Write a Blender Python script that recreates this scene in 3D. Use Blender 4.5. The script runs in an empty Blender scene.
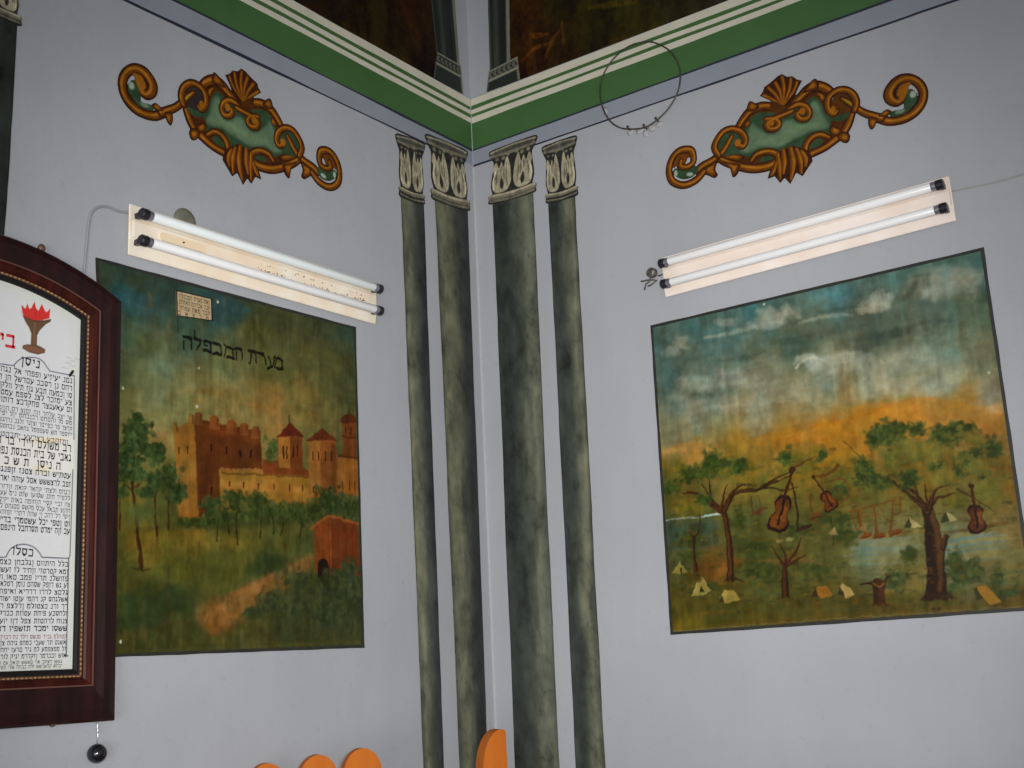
import bpy, bmesh, math, random
import numpy as np
from mathutils import Vector, Matrix

random.seed(7)
S = bpy.context.scene
COL = S.collection
H = 1.45            # eye height above the floor
D = 5.56            # camera to the corner of the room

# ------------------------------------------------------------------ camera
F = 1207.0
def unit(v):
    v = np.array(v, float); return v / np.linalg.norm(v)
vA = -unit((1407 - 512, 622 - 384, F)); vB = -unit((-1211 - 512, 742 - 384, F))
vZ = np.cross(vA, vB); vZ = unit(vZ)
if vZ[1] > 0: vZ = -vZ
_m = unit(vA + vB); _n = unit(vA - vB)
vA = (_m + _n) / 2 ** .5; vB = (_m - _n) / 2 ** .5
R = np.stack([vB, -vA, vZ], 1)               # world -> camera (x right, y down, z forward)
CAM = np.array([0.60128 * D, -0.79904 * D, H])

cam_data = bpy.data.cameras.new('camera'); cam = bpy.data.objects.new('camera', cam_data)
COL.objects.link(cam); S.camera = cam
cam_data.sensor_width = 36; cam_data.lens = F / 1024 * 36
Rt = R.T
m = Matrix.Identity(4)
for i in range(3):
    m[i][0] = Rt[i, 0]; m[i][1] = -Rt[i, 1]; m[i][2] = -Rt[i, 2]; m[i][3] = CAM[i]
cam.matrix_world = m
cam_data.clip_start = .05

def ray(px, py):
    return Rt @ np.array([px - 512, py - 384, F])
def atL(px, py, off=0.):          # survey point on the left wall -> (u, z); u is the world y
    r = ray(px, py); s = (off - CAM[0]) / r[0]
    return (CAM[1] + s * r[1], CAM[2] + s * r[2])
def atR(px, py, off=0.):          # on the right wall -> (u, z); u is the world x
    r = ray(px, py); s = (-off - CAM[1]) / r[1]
    return (CAM[0] + s * r[0], CAM[2] + s * r[2])
def at_depth(px, py, d):
    r = ray(px, py); return CAM + r * (d / F)

# ------------------------------------------------------------------ tagging
def tag(o, label=None, cat=None, group=None, kind=None):
    if label: o['label'] = label
    if cat: o['category'] = cat
    if group: o['group'] = group
    if kind: o['kind'] = kind
    return o
def empty(name, loc, label, cat, group=None):
    o = bpy.data.objects.new(name, None); COL.objects.link(o); o.location = loc
    o.empty_display_size = .1
    return tag(o, label, cat, group)
def link(name, me, mat=None, parent=None):
    o = bpy.data.objects.new(name, me); COL.objects.link(o)
    if mat: me.materials.append(mat)
    if parent:
        o.parent = parent
        o.matrix_parent_inverse = Matrix.Translation(parent.location).inverted()
    return o
def bm_obj(name, bm, mat, parent=None, smooth=False):
    me = bpy.data.meshes.new(name); bmesh.ops.recalc_face_normals(bm, faces=bm.faces)
    bm.to_mesh(me); bm.free()
    if smooth:
        for p in me.polygons: p.use_smooth = True
    return link(name, me, mat, parent)

# ------------------------------------------------------------------ colours and materials
EXP = .80
def lin(c):
    c = np.array(c, float) / 255.
    return np.where(c <= .04045, c / 12.92, ((c + .055) / 1.055) ** 2.4)
def alb(c): return tuple(np.clip(lin(c) / EXP, 0, .9))

def mat(name, rgb, rough=.5, metal=0., spec=.5, noise=0., nscale=20, bump=0., bscale=60, stretch=(1, 1, 1), c2=None, emit=None):
    M = bpy.data.materials.new(name); M.use_nodes = True
    nt = M.node_tree; b = nt.nodes['Principled BSDF']
    b.inputs['Roughness'].default_value = rough; b.inputs['Metallic'].default_value = metal
    b.inputs['Specular IOR Level'].default_value = spec
    a = alb(rgb); b.inputs['Base Color'].default_value = (*a, 1)
    if noise or bump or c2:
        tc = nt.nodes.new('ShaderNodeTexCoord'); mp = nt.nodes.new('ShaderNodeMapping')
        mp.inputs['Scale'].default_value = stretch
        nt.links.new(tc.outputs['Object'], mp.inputs['Vector'])
    if noise or c2:
        n = nt.nodes.new('ShaderNodeTexNoise'); n.inputs['Scale'].default_value = nscale; n.inputs['Detail'].default_value = 6
        nt.links.new(mp.outputs[0], n.inputs['Vector'])
        r = nt.nodes.new('ShaderNodeValToRGB'); r.color_ramp.elements[0].position = .3; r.color_ramp.elements[1].position = .7
        lo = alb(c2) if c2 else tuple(x * (1 - noise) for x in a)
        hi = a if c2 else tuple(min(1, x * (1 + noise)) for x in a)
        r.color_ramp.elements[0].color = (*lo, 1); r.color_ramp.elements[1].color = (*hi, 1)
        nt.links.new(n.outputs['Fac'], r.inputs[0]); nt.links.new(r.outputs[0], b.inputs['Base Color'])
    if bump:
        n2 = nt.nodes.new('ShaderNodeTexNoise'); n2.inputs['Scale'].default_value = bscale; n2.inputs['Detail'].default_value = 4
        nt.links.new(mp.outputs[0], n2.inputs['Vector'])
        bp = nt.nodes.new('ShaderNodeBump'); bp.inputs['Strength'].default_value = bump; bp.inputs['Distance'].default_value = .01
        nt.links.new(n2.outputs['Fac'], bp.inputs['Height']); nt.links.new(bp.outputs[0], b.inputs['Normal'])
    return M

def paint_material(name, rough=.55, spec=.35, bump=.12):
    M = bpy.data.materials.new(name); M.use_nodes = True
    nt = M.node_tree; b = nt.nodes['Principled BSDF']
    at = nt.nodes.new('ShaderNodeAttribute'); at.attribute_name = 'paint'
    nt.links.new(at.outputs['Color'], b.inputs['Base Color'])
    b.inputs['Roughness'].default_value = rough; b.inputs['Specular IOR Level'].default_value = spec
    tc = nt.nodes.new('ShaderNodeTexCoord'); n = nt.nodes.new('ShaderNodeTexNoise'); n.inputs['Scale'].default_value = 55
    nt.links.new(tc.outputs['Object'], n.inputs['Vector'])
    bp = nt.nodes.new('ShaderNodeBump'); bp.inputs['Strength'].default_value = bump; bp.inputs['Distance'].default_value = .005
    nt.links.new(n.outputs['Fac'], bp.inputs['Height']); nt.links.new(bp.outputs[0], b.inputs['Normal'])
    return M

# ------------------------------------------------------------------ a painter on wall coordinates
rng = np.random.default_rng(11)
def vnoise(U, V, su, sv, seed=0):
    g = np.random.default_rng(seed).random((97, 97))
    x = U / su; y = V / sv
    xi = np.floor(x).astype(int); yi = np.floor(y).astype(int)
    fx = x - xi; fy = y - yi
    fx = fx * fx * (3 - 2 * fx); fy = fy * fy * (3 - 2 * fy)
    a = g[yi % 97, xi % 97]; b = g[yi % 97, (xi + 1) % 97]; c = g[(yi + 1) % 97, xi % 97]; d = g[(yi + 1) % 97, (xi + 1) % 97]
    return (a * (1 - fx) + b * fx) * (1 - fy) + (c * (1 - fx) + d * fx) * fy - .5
def fbm(U, V, su, sv, seed=0, oct=4):
    r = 0; amp = 1
    for k in range(oct):
        r = r + amp * vnoise(U + k * 3.7, V + k * 1.3, su, sv, seed + k); su /= 2; sv /= 2; amp *= .55
    return r
def sstep(x): x = np.clip(x, 0, 1); return x * x * (3 - 2 * x)
def spline(pts, n=8, closed=False):
    P = [np.array(p, float) for p in pts]; out = []
    if len(P) < 3 and not closed: return np.array(P)
    N = len(P); rngk = range(N if closed else N - 1)
    for i in rngk:
        if closed: p0, p1, p2, p3 = P[(i - 1) % N], P[i], P[(i + 1) % N], P[(i + 2) % N]
        else: p0, p1, p2, p3 = P[max(i - 1, 0)], P[i], P[i + 1], P[min(i + 2, N - 1)]
        for k in range(n):
            t = k / n
            out.append(.5 * (2 * p1 + (p2 - p0) * t + (2 * p0 - 5 * p1 + 4 * p2 - p3) * t * t + (3 * p1 - 3 * p2 + p3 - p0) * t ** 3))
    if not closed: out.append(P[-1])
    return np.array(out)

class Canvas:
    """A painted area. Coordinates in metres on the wall; brush points come through self.P, widths in self.k metres."""
    def __init__(s, u0, u1, v0, v1, res, P, k, alpha=0.):
        s.u0, s.v0, s.res, s.P, s.k = u0, v0, res, P, k
        s.W = int(math.ceil((u1 - u0) / res)) + 1; s.Hh = int(math.ceil((v1 - v0) / res)) + 1
        s.U, s.V = np.meshgrid(u0 + np.arange(s.W) * res, v0 + np.arange(s.Hh) * res)
        s.c = np.zeros((s.Hh, s.W, 3)); s.a = np.full((s.Hh, s.W), float(alpha))
    def box(s, A, pad):
        i0 = max(0, int((A[:, 0].min() - pad - s.u0) / s.res)); i1 = min(s.W, int((A[:, 0].max() + pad - s.u0) / s.res) + 2)
        j0 = max(0, int((A[:, 1].min() - pad - s.v0) / s.res)); j1 = min(s.Hh, int((A[:, 1].max() + pad - s.v0) / s.res) + 2)
        return (slice(j0, j1), slice(i0, i1)) if i1 > i0 and j1 > j0 else None
    def put(s, sl, al, col, cut=True):
        col = lin(col) if not isinstance(col, np.ndarray) else col
        s.c[sl] += (col - s.c[sl]) * al[..., None]
        if cut: s.a[sl] = np.maximum(s.a[sl], al)
    def pts(s, pts, raw=False):
        return np.array(pts, float) if raw else np.array([s.P(*p) for p in pts])
    def sdf(s, A, sl):
        x = s.U[sl]; y = s.V[sl]; ins = np.zeros(x.shape, bool); dd = np.full(x.shape, 1e9)
        n = len(A)
        for i in range(n):
            x0, y0 = A[i]; x1, y1 = A[(i + 1) % n]
            if y0 != y1:
                cr = ((y0 > y) != (y1 > y)) & (x < (x1 - x0) * (y - y0) / (y1 - y0) + x0); ins ^= cr
            dx, dy = x1 - x0, y1 - y0; L = dx * dx + dy * dy + 1e-12
            t = np.clip(((x - x0) * dx + (y - y0) * dy) / L, 0, 1)
            dd = np.minimum(dd, (x - x0 - t * dx) ** 2 + (y - y0 - t * dy) ** 2)
        return np.where(ins, 1, -1) * np.sqrt(dd)
    def fill(s, pts, col, soft=1., op=1., smooth=False, raw=False, noise=0., cut=True, shade=None):
        A = s.pts(pts, raw)
        if smooth: A = spline(A, 6, True)
        sf = max(soft * s.k, s.res)
        sl = s.box(A, sf * 2 + noise * s.k)
        if sl is None: return
        d = s.sdf(A, sl)
        if noise: d = d + noise * s.k * 2 * fbm(s.U[sl], s.V[sl], .04, .04, 31, 3)
        al = sstep(d / sf + .5) * op
        s.put(sl, al, col, cut)
    def stroke(s, pts, w, col, soft=1., op=1., smooth=True, raw=False, cut=True, dry=0., seed=0):
        A = s.pts(pts, raw); n0 = len(A)
        w = np.array(w if hasattr(w, '__len__') else [w] * n0, float) * s.k
        if len(w) != n0: w = np.interp(np.linspace(0, 1, n0), np.linspace(0, 1, len(w)), w)
        if smooth and n0 > 2:
            B = spline(np.column_stack([A, w]), 7); A = B[:, :2]; w = np.maximum(B[:, 2], 0)
        sf = max(soft * s.k, s.res)
        sl = s.box(A, w.max() / 2 + sf)
        if sl is None: return
        x = s.U[sl]; y = s.V[sl]; best = np.full(x.shape, -1e9)
        for i in range(len(A) - 1):
            x0, y0 = A[i]; dx, dy = A[i + 1] - A[i]; L = dx * dx + dy * dy + 1e-12
            t = np.clip(((x - x0) * dx + (y - y0) * dy) / L, 0, 1)
            d = (w[i] + (w[i + 1] - w[i]) * t) / 2 - np.hypot(x - x0 - t * dx, y - y0 - t * dy)
            best = np.maximum(best, d)
        al = sstep(best / sf + .5) * op
        if dry: al = al * np.clip(1 - dry + dry * 2 * (fbm(x, y, .02, .02, seed + 5, 3) + .5), 0, 1)
        s.put(sl, al, col, cut)
    def blob(s, p, rx, ry, col, soft=.6, op=1., ang=0., raw=False, rag=0., seed=0, cut=True):
        u, v = p if raw else s.P(*p)
        rx *= s.k; ry *= s.k
        m = max(rx, ry) * (1.3 + soft)
        sl = s.box(np.array([[u - m, v - m], [u + m, v + m]]), 0)
        if sl is None: return
        x = s.U[sl] - u; y = s.V[sl] - v; ca, sa = math.cos(ang), math.sin(ang)
        q = np.hypot((x * ca + y * sa) / rx, (-x * sa + y * ca) / ry)
        if rag: q = q + rag * fbm(s.U[sl], s.V[sl], max(rx, ry) * .7, max(rx, ry) * .7, seed + 17, 3)
        s.put(sl, sstep((1 + soft / 2 - q) / max(soft, 1e-3)) * op, col, cut)
    def dabs(s, p, rx, ry, cols, n, r=2.2, op=.7, seed=None):
        g = np.random.default_rng(seed if seed is not None else int(p[0] * 7 + p[1] * 13))
        for i in range(int(n * 1.7)):
            a = g.random() * 6.283; q = min(abs(g.normal(0, .58)), 1.3)
            c = cols[g.integers(len(cols))]; j = g.normal(0, 4)
            s.blob((p[0] + rx * q * math.cos(a), p[1] + ry * q * math.sin(a)), r * (.45 + 1.1 * g.random()), r * (.4 + .8 * g.random()),
                   tuple(np.clip(np.array(c) + j, 5, 250)), .8, op, g.random() * 3, cut=False)
    def scatter(s, ctl, power=3.2, warp=.03, seed=0):
        Uw = s.U + warp * 2 * fbm(s.U, s.V, .16, .16, seed, 4); Vw = s.V + warp * 2 * fbm(s.U, s.V, .2, .12, seed + 9, 4)
        num = np.zeros_like(s.c); den = np.zeros_like(s.a)
        for (px, py, c) in ctl:
            u, v = s.P(px, py)
            w = 1 / ((Uw - u) ** 2 + (Vw - v) ** 2 + 4e-4) ** (power / 2)
            num += w[..., None] * np.array(c, float); den += w
        s.c[:] = lin(num / den[..., None]); s.a[:] = 1
    def modulate(s, f):
        s.c *= (1 + f)[..., None]
    def build(s, name, wall, off, material, parent=None, skirt=.0003):
        keep = s.a >= .5 if s.a.min() < .5 else np.ones_like(s.a, bool)
        U = s.U.copy(); V = s.V.copy()
        if not keep.all():
            cell0 = keep[:-1, :-1] | keep[1:, :-1] | keep[:-1, 1:] | keep[1:, 1:]
            gy, gx = np.gradient(s.a); g2 = gx * gx + gy * gy
            e = (.5 - s.a)
            near = (g2 > 1e-4)
            mx = np.where(near, e * gx / np.maximum(g2, 1e-4), 0); my = np.where(near, e * gy / np.maximum(g2, 1e-4), 0)
            cnt = np.zeros(s.a.shape, int)
            for dj in (0, 1):
                for di in (0, 1):
                    cnt[dj:s.Hh - 1 + dj, di:s.W - 1 + di] += cell0
            bnd = (cnt > 0) & ((cnt < 4))
            U = np.where(bnd, U + np.clip(mx, -1.2, 1.2) * s.res, U); V = np.where(bnd, V + np.clip(my, -1.2, 1.2) * s.res, V)
            cell = cell0
        else:
            cell = np.ones((s.Hh - 1, s.W - 1), bool)
        ids = np.arange(s.W * s.Hh).reshape(s.Hh, s.W)
        q = np.stack([ids[:-1, :-1][cell], ids[:-1, 1:][cell], ids[1:, 1:][cell], ids[1:, :-1][cell]], 1)
        used = np.unique(q); remap = np.full(s.W * s.Hh, -1); remap[used] = np.arange(len(used)); q = remap[q]
        u = U.ravel()[used]; v = V.ravel()[used]; n0 = len(u)
        if skirt is not None:
            e = np.concatenate([q[:, [0, 1]], q[:, [1, 2]], q[:, [2, 3]], q[:, [3, 0]]]); key = np.sort(e, 1); key = key[:, 0].astype(np.int64) * n0 + key[:, 1]
            _, inv, cnt_ = np.unique(key, return_inverse=True, return_counts=True); be = e[cnt_[inv] == 1]
            bv = np.unique(be); mp = np.full(n0, -1); mp[bv] = n0 + np.arange(len(bv))
            q = np.concatenate([q, np.stack([be[:, 1], be[:, 0], mp[be[:, 0]], mp[be[:, 1]]], 1)])
            u = np.concatenate([u, u[bv]]); v = np.concatenate([v, v[bv]]); src = np.concatenate([np.arange(n0), bv]); dep = np.where(np.arange(len(u)) < n0, off, skirt)
        else:
            src = np.arange(n0); dep = np.full(n0, off)
        if wall == 'L': co = np.stack([dep, u, v], 1)
        else: co = np.stack([u, -dep, v], 1)
        if parent: co = co - np.array(parent.location)
        me = bpy.data.meshes.new(name)
        me.vertices.add(len(co)); me.vertices.foreach_set('co', co.astype(np.float32).ravel())
        me.loops.add(q.size); me.loops.foreach_set('vertex_index', q.astype(np.int32).ravel())
        me.polygons.add(len(q)); me.polygons.foreach_set('loop_start', np.arange(0, q.size, 4, dtype=np.int32))
        me.polygons.foreach_set('loop_total', np.full(len(q), 4, np.int32))
        me.update(calc_edges=True)
        at = me.color_attributes.new('paint', 'FLOAT_COLOR', 'POINT')
        c = np.clip(s.c.reshape(-1, 3)[used][src] / EXP, 0, .9)
        at.data.foreach_set('color', np.column_stack([c, np.ones(len(c))]).astype(np.float32).ravel())
        me.materials.append(material)
        o = bpy.data.objects.new(name, me); COL.objects.link(o)
        if parent: o.parent = parent
        return o

def tone(cv, k, deep=1.):
    warm = np.clip((cv.c[..., 0] - cv.c[..., 1]) / (cv.c[..., 0] + 1e-3), 0, 1)
    gr = np.clip((cv.c[..., 1] - cv.c[..., 0]) / (cv.c[..., 1] + 1e-3), 0, 1) * np.clip((cv.c[..., 1] - cv.c[..., 2]) / (cv.c[..., 1] + 1e-3) * 2, 0, 1)
    cv.c = cv.c * np.stack([1 + .42 * gr, 1 - .16 * gr, 1 - .34 * gr], -1)
    cv.c = np.clip(cv.c * np.array([1., .97, .92]) * k * (1 - .36 * warm)[..., None] - np.array([.001, .002, .007]), .0025, 1)
    if deep != 1: cv.c = cv.c * ((cv.c @ np.array([.3, .6, .1])) ** (deep - 1) * 1.3)[..., None]
PAINT = paint_material('distemper_paint', .5, .3, .1)
OIL = paint_material('oil_paint', .5, .18, .15)
GLOSS = paint_material('marbled_oil_paint', .33, .35, .1)
PAPER = paint_material('lettered_paper', .6, .2, 0)

def local_k(P, x, y):
    a = np.array(P(x, y)); b = np.array(P(x + 1, y)); c = np.array(P(x, y + 1))
    return math.sqrt(abs((b[0] - a[0]) * (c[1] - a[1]) - (b[1] - a[1]) * (c[0] - a[0])))

# ------------------------------------------------------------------ square Hebrew letters, heavy across and light down
# each letter: width, then pen strokes in a unit box; h = level bar, v = upright, d = slanted pen path
GLYPH = {
 'א': (.78, 'd .06 .97 .74 .03', 'd .66 .97 .62 .68 .46 .5', 'd .24 .62 .08 .3 .12 .03'), 'ב': (.76, 'h .04 .62 .92', 'v .61 .08 .92', 'h 0 .76 .08'),
 'ג': (.5, 'h .08 .36 .92', 'v .34 .32 .92', 'd .34 .36 .46 .03', 'd .33 .24 .04 .06'), 'ד': (.72, 'h 0 .72 .92', 'v .58 0 .92'), 'ה': (.74, 'h .02 .7 .92', 'v .66 0 .92', 'v .1 0 .62'),
 'ו': (.3, 'h .04 .25 .92', 'v .22 0 .92'), 'ז': (.4, 'h .02 .38 .92', 'v .2 0 .92'), 'ח': (.76, 'h .02 .74 .92', 'v .68 0 .92', 'v .1 0 .92'),
 'ט': (.74, 'd .06 .95 .1 .5 .2 .08', 'h .18 .62 .08', 'v .68 .1 .82', 'd .68 .86 .42 .95 .38 .7'), 'י': (.3, 'h .04 .25 .92', 'v .22 .52 .92'),
 'כ': (.68, 'h .04 .58 .92', 'v .61 .08 .92', 'h .04 .6 .08'), 'ל': (.64, 'v .06 .9 1.4', 'h .06 .6 .92', 'd .6 .92 .56 .5 .26 .02'),
 'מ': (.76, 'd .02 .97 .2 .72 .34 .82', 'd .18 .76 .06 .02', 'h .32 .64 .92', 'v .68 .08 .92', 'h .34 .7 .08'), 'נ': (.46, 'h .16 .42 .92', 'v .4 .08 .92', 'h .04 .44 .08'),
 'ס': (.74, 'h .02 .72 .92', 'd .1 .92 .14 .34 .38 .05', 'd .38 .05 .62 .32 .68 .92'), 'ע': (.72, 'd .06 .96 .34 .18', 'd .68 .96 .6 .4 .02 -.1'),
 'פ': (.7, 'h .08 .6 .92', 'v .63 .08 .92', 'h .04 .62 .08', 'v .12 .52 .92', 'h .12 .36 .5'), 'צ': (.68, 'd .06 .96 .58 .14', 'd .62 .96 .56 .68 .38 .5', 'h .02 .62 .08'),
 'ק': (.72, 'h .03 .68 .92', 'd .66 .92 .6 .5 .42 .28', 'v .1 -.36 .56'), 'ר': (.64, 'h 0 .58 .92', 'v .58 0 .92'), 'ש': (.84, 'd .04 .95 .14 .1', 'h .12 .62 .08', 'd .44 .95 .38 .5 .14 .38', 'd .8 .95 .74 .4 .58 .1'),
 'ת': (.78, 'h .06 .74 .92', 'v .7 0 .92', 'd .24 .92 .2 .1 .04 .04'), 'ם': (.76, 'h .04 .72 .92', 'v .68 .08 .92', 'h .1 .7 .08', 'v .12 .08 .92'), 'ן': (.3, 'h .04 .25 .92', 'v .22 -.36 .92')}
def text_mesh(name, lines, origin, size, wall, off, material, parent, align='RIGHT', bold=.0, xs=1., rot=0., width=None):
    """lines: (dx, dz, string, scale), set right to left from the origin; width justifies every line"""
    V = []; Fc = []; cr, sr = math.cos(rot), math.sin(rot); heavy = .085 * (1 + bold * 22); light = .055 * (1 + bold * 26)
    for (dx, dz, st, sc) in lines:
        hgt = size * sc * .62; adv = .2
        tot = sum((GLYPH[c][0] if c in GLYPH else .4) + adv for c in st) - adv
        kx = hgt * xs
        if width: kx = min(1.6 * hgt, max(.5 * hgt, width / tot))
        pen = 0.
        def quad(p, q, hw0):
            p = np.array(p); q = np.array(q); d = q - p; L = np.linalg.norm(d) + 1e-9; d /= L; n = np.array([-d[1], d[0]])
            # broad nib held upright: level strokes come out heavy, upright ones light
            w = heavy * abs(d[0]) + light * abs(d[1]); p = p - d * light * .5; q = q + d * light * .5; b0 = len(V)
            for r in (p + n * w, p - n * w, q - n * w, q + n * w):
                x = -r[0] * kx + dx; z = r[1] * hgt + dz; u = origin[0] + x * cr - z * sr; v = origin[1] + x * sr + z * cr
                V.append((off, u, v) if wall == 'L' else (u, -off, v))
            Fc.append((b0, b0 + 1, b0 + 2, b0 + 3))
        for c in st:
            if c not in GLYPH: pen += .4 + adv; continue
            w = GLYPH[c][0]
            for stroke in GLYPH[c][1:]:
                t = stroke.split(); a = [float(x) for x in t[1:]]
                P = [(a[0], a[2]), (a[1], a[2])] if t[0] == 'h' else [(a[0], a[1]), (a[0], a[2])] if t[0] == 'v' else [(a[i], a[i + 1]) for i in range(0, len(a), 2)]
                P = [(pen + w - x, y) for x, y in P]
                for p, q in zip(P, P[1:]): quad(p, q, 0)
            pen += w + adv
    if parent: V = [tuple(np.array(v) - np.array(parent.location)) for v in V]
    me = bpy.data.meshes.new(name); me.from_pydata(V, [], Fc); me.update(); me.materials.append(material)
    o = bpy.data.objects.new(name, me); COL.objects.link(o)
    if parent: o.parent = parent
    return o

# ------------------------------------------------------------------ mesh helpers
def box_bm(bm, lo, hi, bev=0., seg=2):
    r = bmesh.ops.create_cube(bm, size=1)
    vs = r['verts']
    for v in vs:
        v.co = Vector([lo[i] + (v.co[i] + .5) * (hi[i] - lo[i]) for i in range(3)])
    if bev:
        es = list({e for v in vs for e in v.link_edges})
        bmesh.ops.bevel(bm, geom=es, offset=bev, segments=seg, affect='EDGES', profile=.5)
def tube_bm(bm, pts, r, n=8, closed=False, cap=True):
    P = [Vector(p) for p in pts]; N = len(P)
    rr = r if hasattr(r, '__len__') else [r] * N
    rings = []; up = Vector((.13, .21, .97)).normalized()
    for i in range(N):
        a = P[(i - 1) % N] if (closed or i > 0) else P[i]; b = P[(i + 1) % N] if (closed or i < N - 1) else P[i]
        t = (b - a).normalized()
        x = t.cross(up)
        if x.length < 1e-3: x = t.cross(Vector((1, 0, 0)))
        x.normalize(); y = t.cross(x)
        rings.append([bm.verts.new(P[i] + (x * math.cos(2 * math.pi * k / n) + y * math.sin(2 * math.pi * k / n)) * rr[i]) for k in range(n)])
    for i in range(N if closed else N - 1):
        A, B = rings[i], rings[(i + 1) % N]
        for k in range(n): bm.faces.new((A[k], A[(k + 1) % n], B[(k + 1) % n], B[k]))
    if cap and not closed:
        bm.faces.new(rings[0]); bm.faces.new(rings[-1][::-1])
def lathe_bm(bm, prof, origin, axis, n=24):
    """prof: (radius, distance along axis)"""
    ax = Vector(axis).normalized(); x = ax.orthogonal().normalized(); y = ax.cross(x); o = Vector(origin); rings = []
    for (r, h) in prof:
        if r < 1e-5: rings.append([bm.verts.new(o + ax * h)])
        else: rings.append([bm.verts.new(o + ax * h + (x * math.cos(2 * math.pi * k / n) + y * math.sin(2 * math.pi * k / n)) * r) for k in range(n)])
    for A, B in zip(rings, rings[1:]):
        if len(A) == 1 and len(B) == 1: continue
        for k in range(n):
            k2 = (k + 1) % n
            if len(A) == 1: bm.faces.new((A[0], B[k2], B[k]))
            elif len(B) == 1: bm.faces.new((A[k], A[k2], B[0]))
            else: bm.faces.new((A[k], A[k2], B[k2], B[k]))
def prism_bm(bm, outline, to3, d0, d1):
    """outline 2D list -> solid between depths d0 and d1; to3(a, b, d) -> xyz"""
    A = [bm.verts.new(to3(a, b, d0)) for a, b in outline]; B = [bm.verts.new(to3(a, b, d1)) for a, b in outline]
    n = len(A); bm.faces.new(A[::-1]); f = bm.faces.new(B)
    for i in range(n): bm.faces.new((A[i], A[(i + 1) % n], B[(i + 1) % n], B[i]))
    return f

# ================================================================== THE ROOM
def wall_material(name, rgb):
    M = bpy.data.materials.new(name); M.use_nodes = True
    nt = M.node_tree; b = nt.nodes['Principled BSDF']; N = nt.nodes.new; L = nt.links.new
    b.inputs['Roughness'].default_value = .62; b.inputs['Specular IOR Level'].default_value = .25
    tc = N('ShaderNodeTexCoord')
    n1 = N('ShaderNodeTexNoise'); n1.inputs['Scale'].default_value = 1.6; n1.inputs['Detail'].default_value = 5
    mp = N('ShaderNodeMapping'); mp.inputs['Scale'].default_value = (5, 5, 1.)
    n2 = N('ShaderNodeTexNoise'); n2.inputs['Scale'].default_value = 2.; n2.inputs['Detail'].default_value = 5
    n3 = N('ShaderNodeTexNoise'); n3.inputs['Scale'].default_value = 26; n3.inputs['Detail'].default_value = 6; n3.inputs['Roughness'].default_value = .7
    L(tc.outputs['Object'], n1.inputs['Vector']); L(tc.outputs['Object'], mp.inputs['Vector']); L(mp.outputs[0], n2.inputs['Vector']); L(tc.outputs['Object'], n3.inputs['Vector'])
    a = np.array(alb(rgb))
    r1 = N('ShaderNodeValToRGB'); r1.color_ramp.elements[0].position = .3; r1.color_ramp.elements[1].position = .7
    r1.color_ramp.elements[0].color = (*(a * .93), 1); r1.color_ramp.elements[1].color = (*(a * 1.04), 1)
    L(n1.outputs['Fac'], r1.inputs[0])
    r2 = N('ShaderNodeValToRGB'); r2.color_ramp.elements[0].position = .3; r2.color_ramp.elements[1].position = .65
    r2.color_ramp.elements[0].color = (.975, .975, .975, 1); r2.color_ramp.elements[1].color = (1, 1, 1, 1)
    L(n2.outputs['Fac'], r2.inputs[0])
    r3 = N('ShaderNodeValToRGB'); r3.color_ramp.elements[0].position = .28; r3.color_ramp.elements[1].position = .42
    r3.color_ramp.elements[0].color = (.9, .89, .87, 1); r3.color_ramp.elements[1].color = (1, 1, 1, 1)
    L(n3.outputs['Fac'], r3.inputs[0])
    m1 = N('ShaderNodeMix'); m1.data_type = 'RGBA'; m1.blend_type = 'MULTIPLY'; m1.inputs[0].default_value = 1
    m2 = N('ShaderNodeMix'); m2.data_type = 'RGBA'; m2.blend_type = 'MULTIPLY'; m2.inputs[0].default_value = 1
    L(r1.outputs[0], m1.inputs[6]); L(r2.outputs[0], m1.inputs[7]); L(m1.outputs[2], m2.inputs[6]); L(r3.outputs[0], m2.inputs[7])
    L(m2.outputs[2], b.inputs['Base Color'])
    bp = N('ShaderNodeBump'); bp.inputs['Strength'].default_value = .12; bp.inputs['Distance'].default_value = .01
    L(n3.outputs['Fac'], bp.inputs['Height']); L(bp.outputs[0], b.inputs['Normal'])
    return M
WALL = wall_material('pale_blue_grey_plaster', (153, 155, 160))
TOPZ = H + 3.75
def slab(name, lo, hi, m):
    bm = bmesh.new(); box_bm(bm, lo, hi); return tag(bm_obj(name, bm, m), kind='structure')
slab('wall_left', (-.2, -8, 0), (0, 0, TOPZ), WALL)
slab('wall_right', (-.2, 0, 0), (7, .2, TOPZ), WALL)
slab('floor', (-.2, -8, -.1), (7, .2, 0), mat('worn_floorboards', (120, 100, 80), .5, noise=.2, nscale=3, stretch=(1, 8, 1)))
slab('ceiling', (-.2, -8, TOPZ), (7, .2, TOPZ + .1), mat('ceiling_plaster', (150, 150, 150), .8, noise=.05))
# rounded plaster bead in the corner
bm = bmesh.new()
arc = [(.010 * (1 - math.sin(t)), -.010 * (1 - math.cos(t))) for t in np.linspace(0, math.pi / 2, 7)]
prism_bm(bm, arc + [(-.003, .003)], lambda a, b, d: (a, b, d), 0.01, H + 2.384)
tag(bm_obj('trim_1', bm, mat('corner_plaster', (148, 150, 154), .7, noise=.04), smooth=False), kind='structure')

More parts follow.
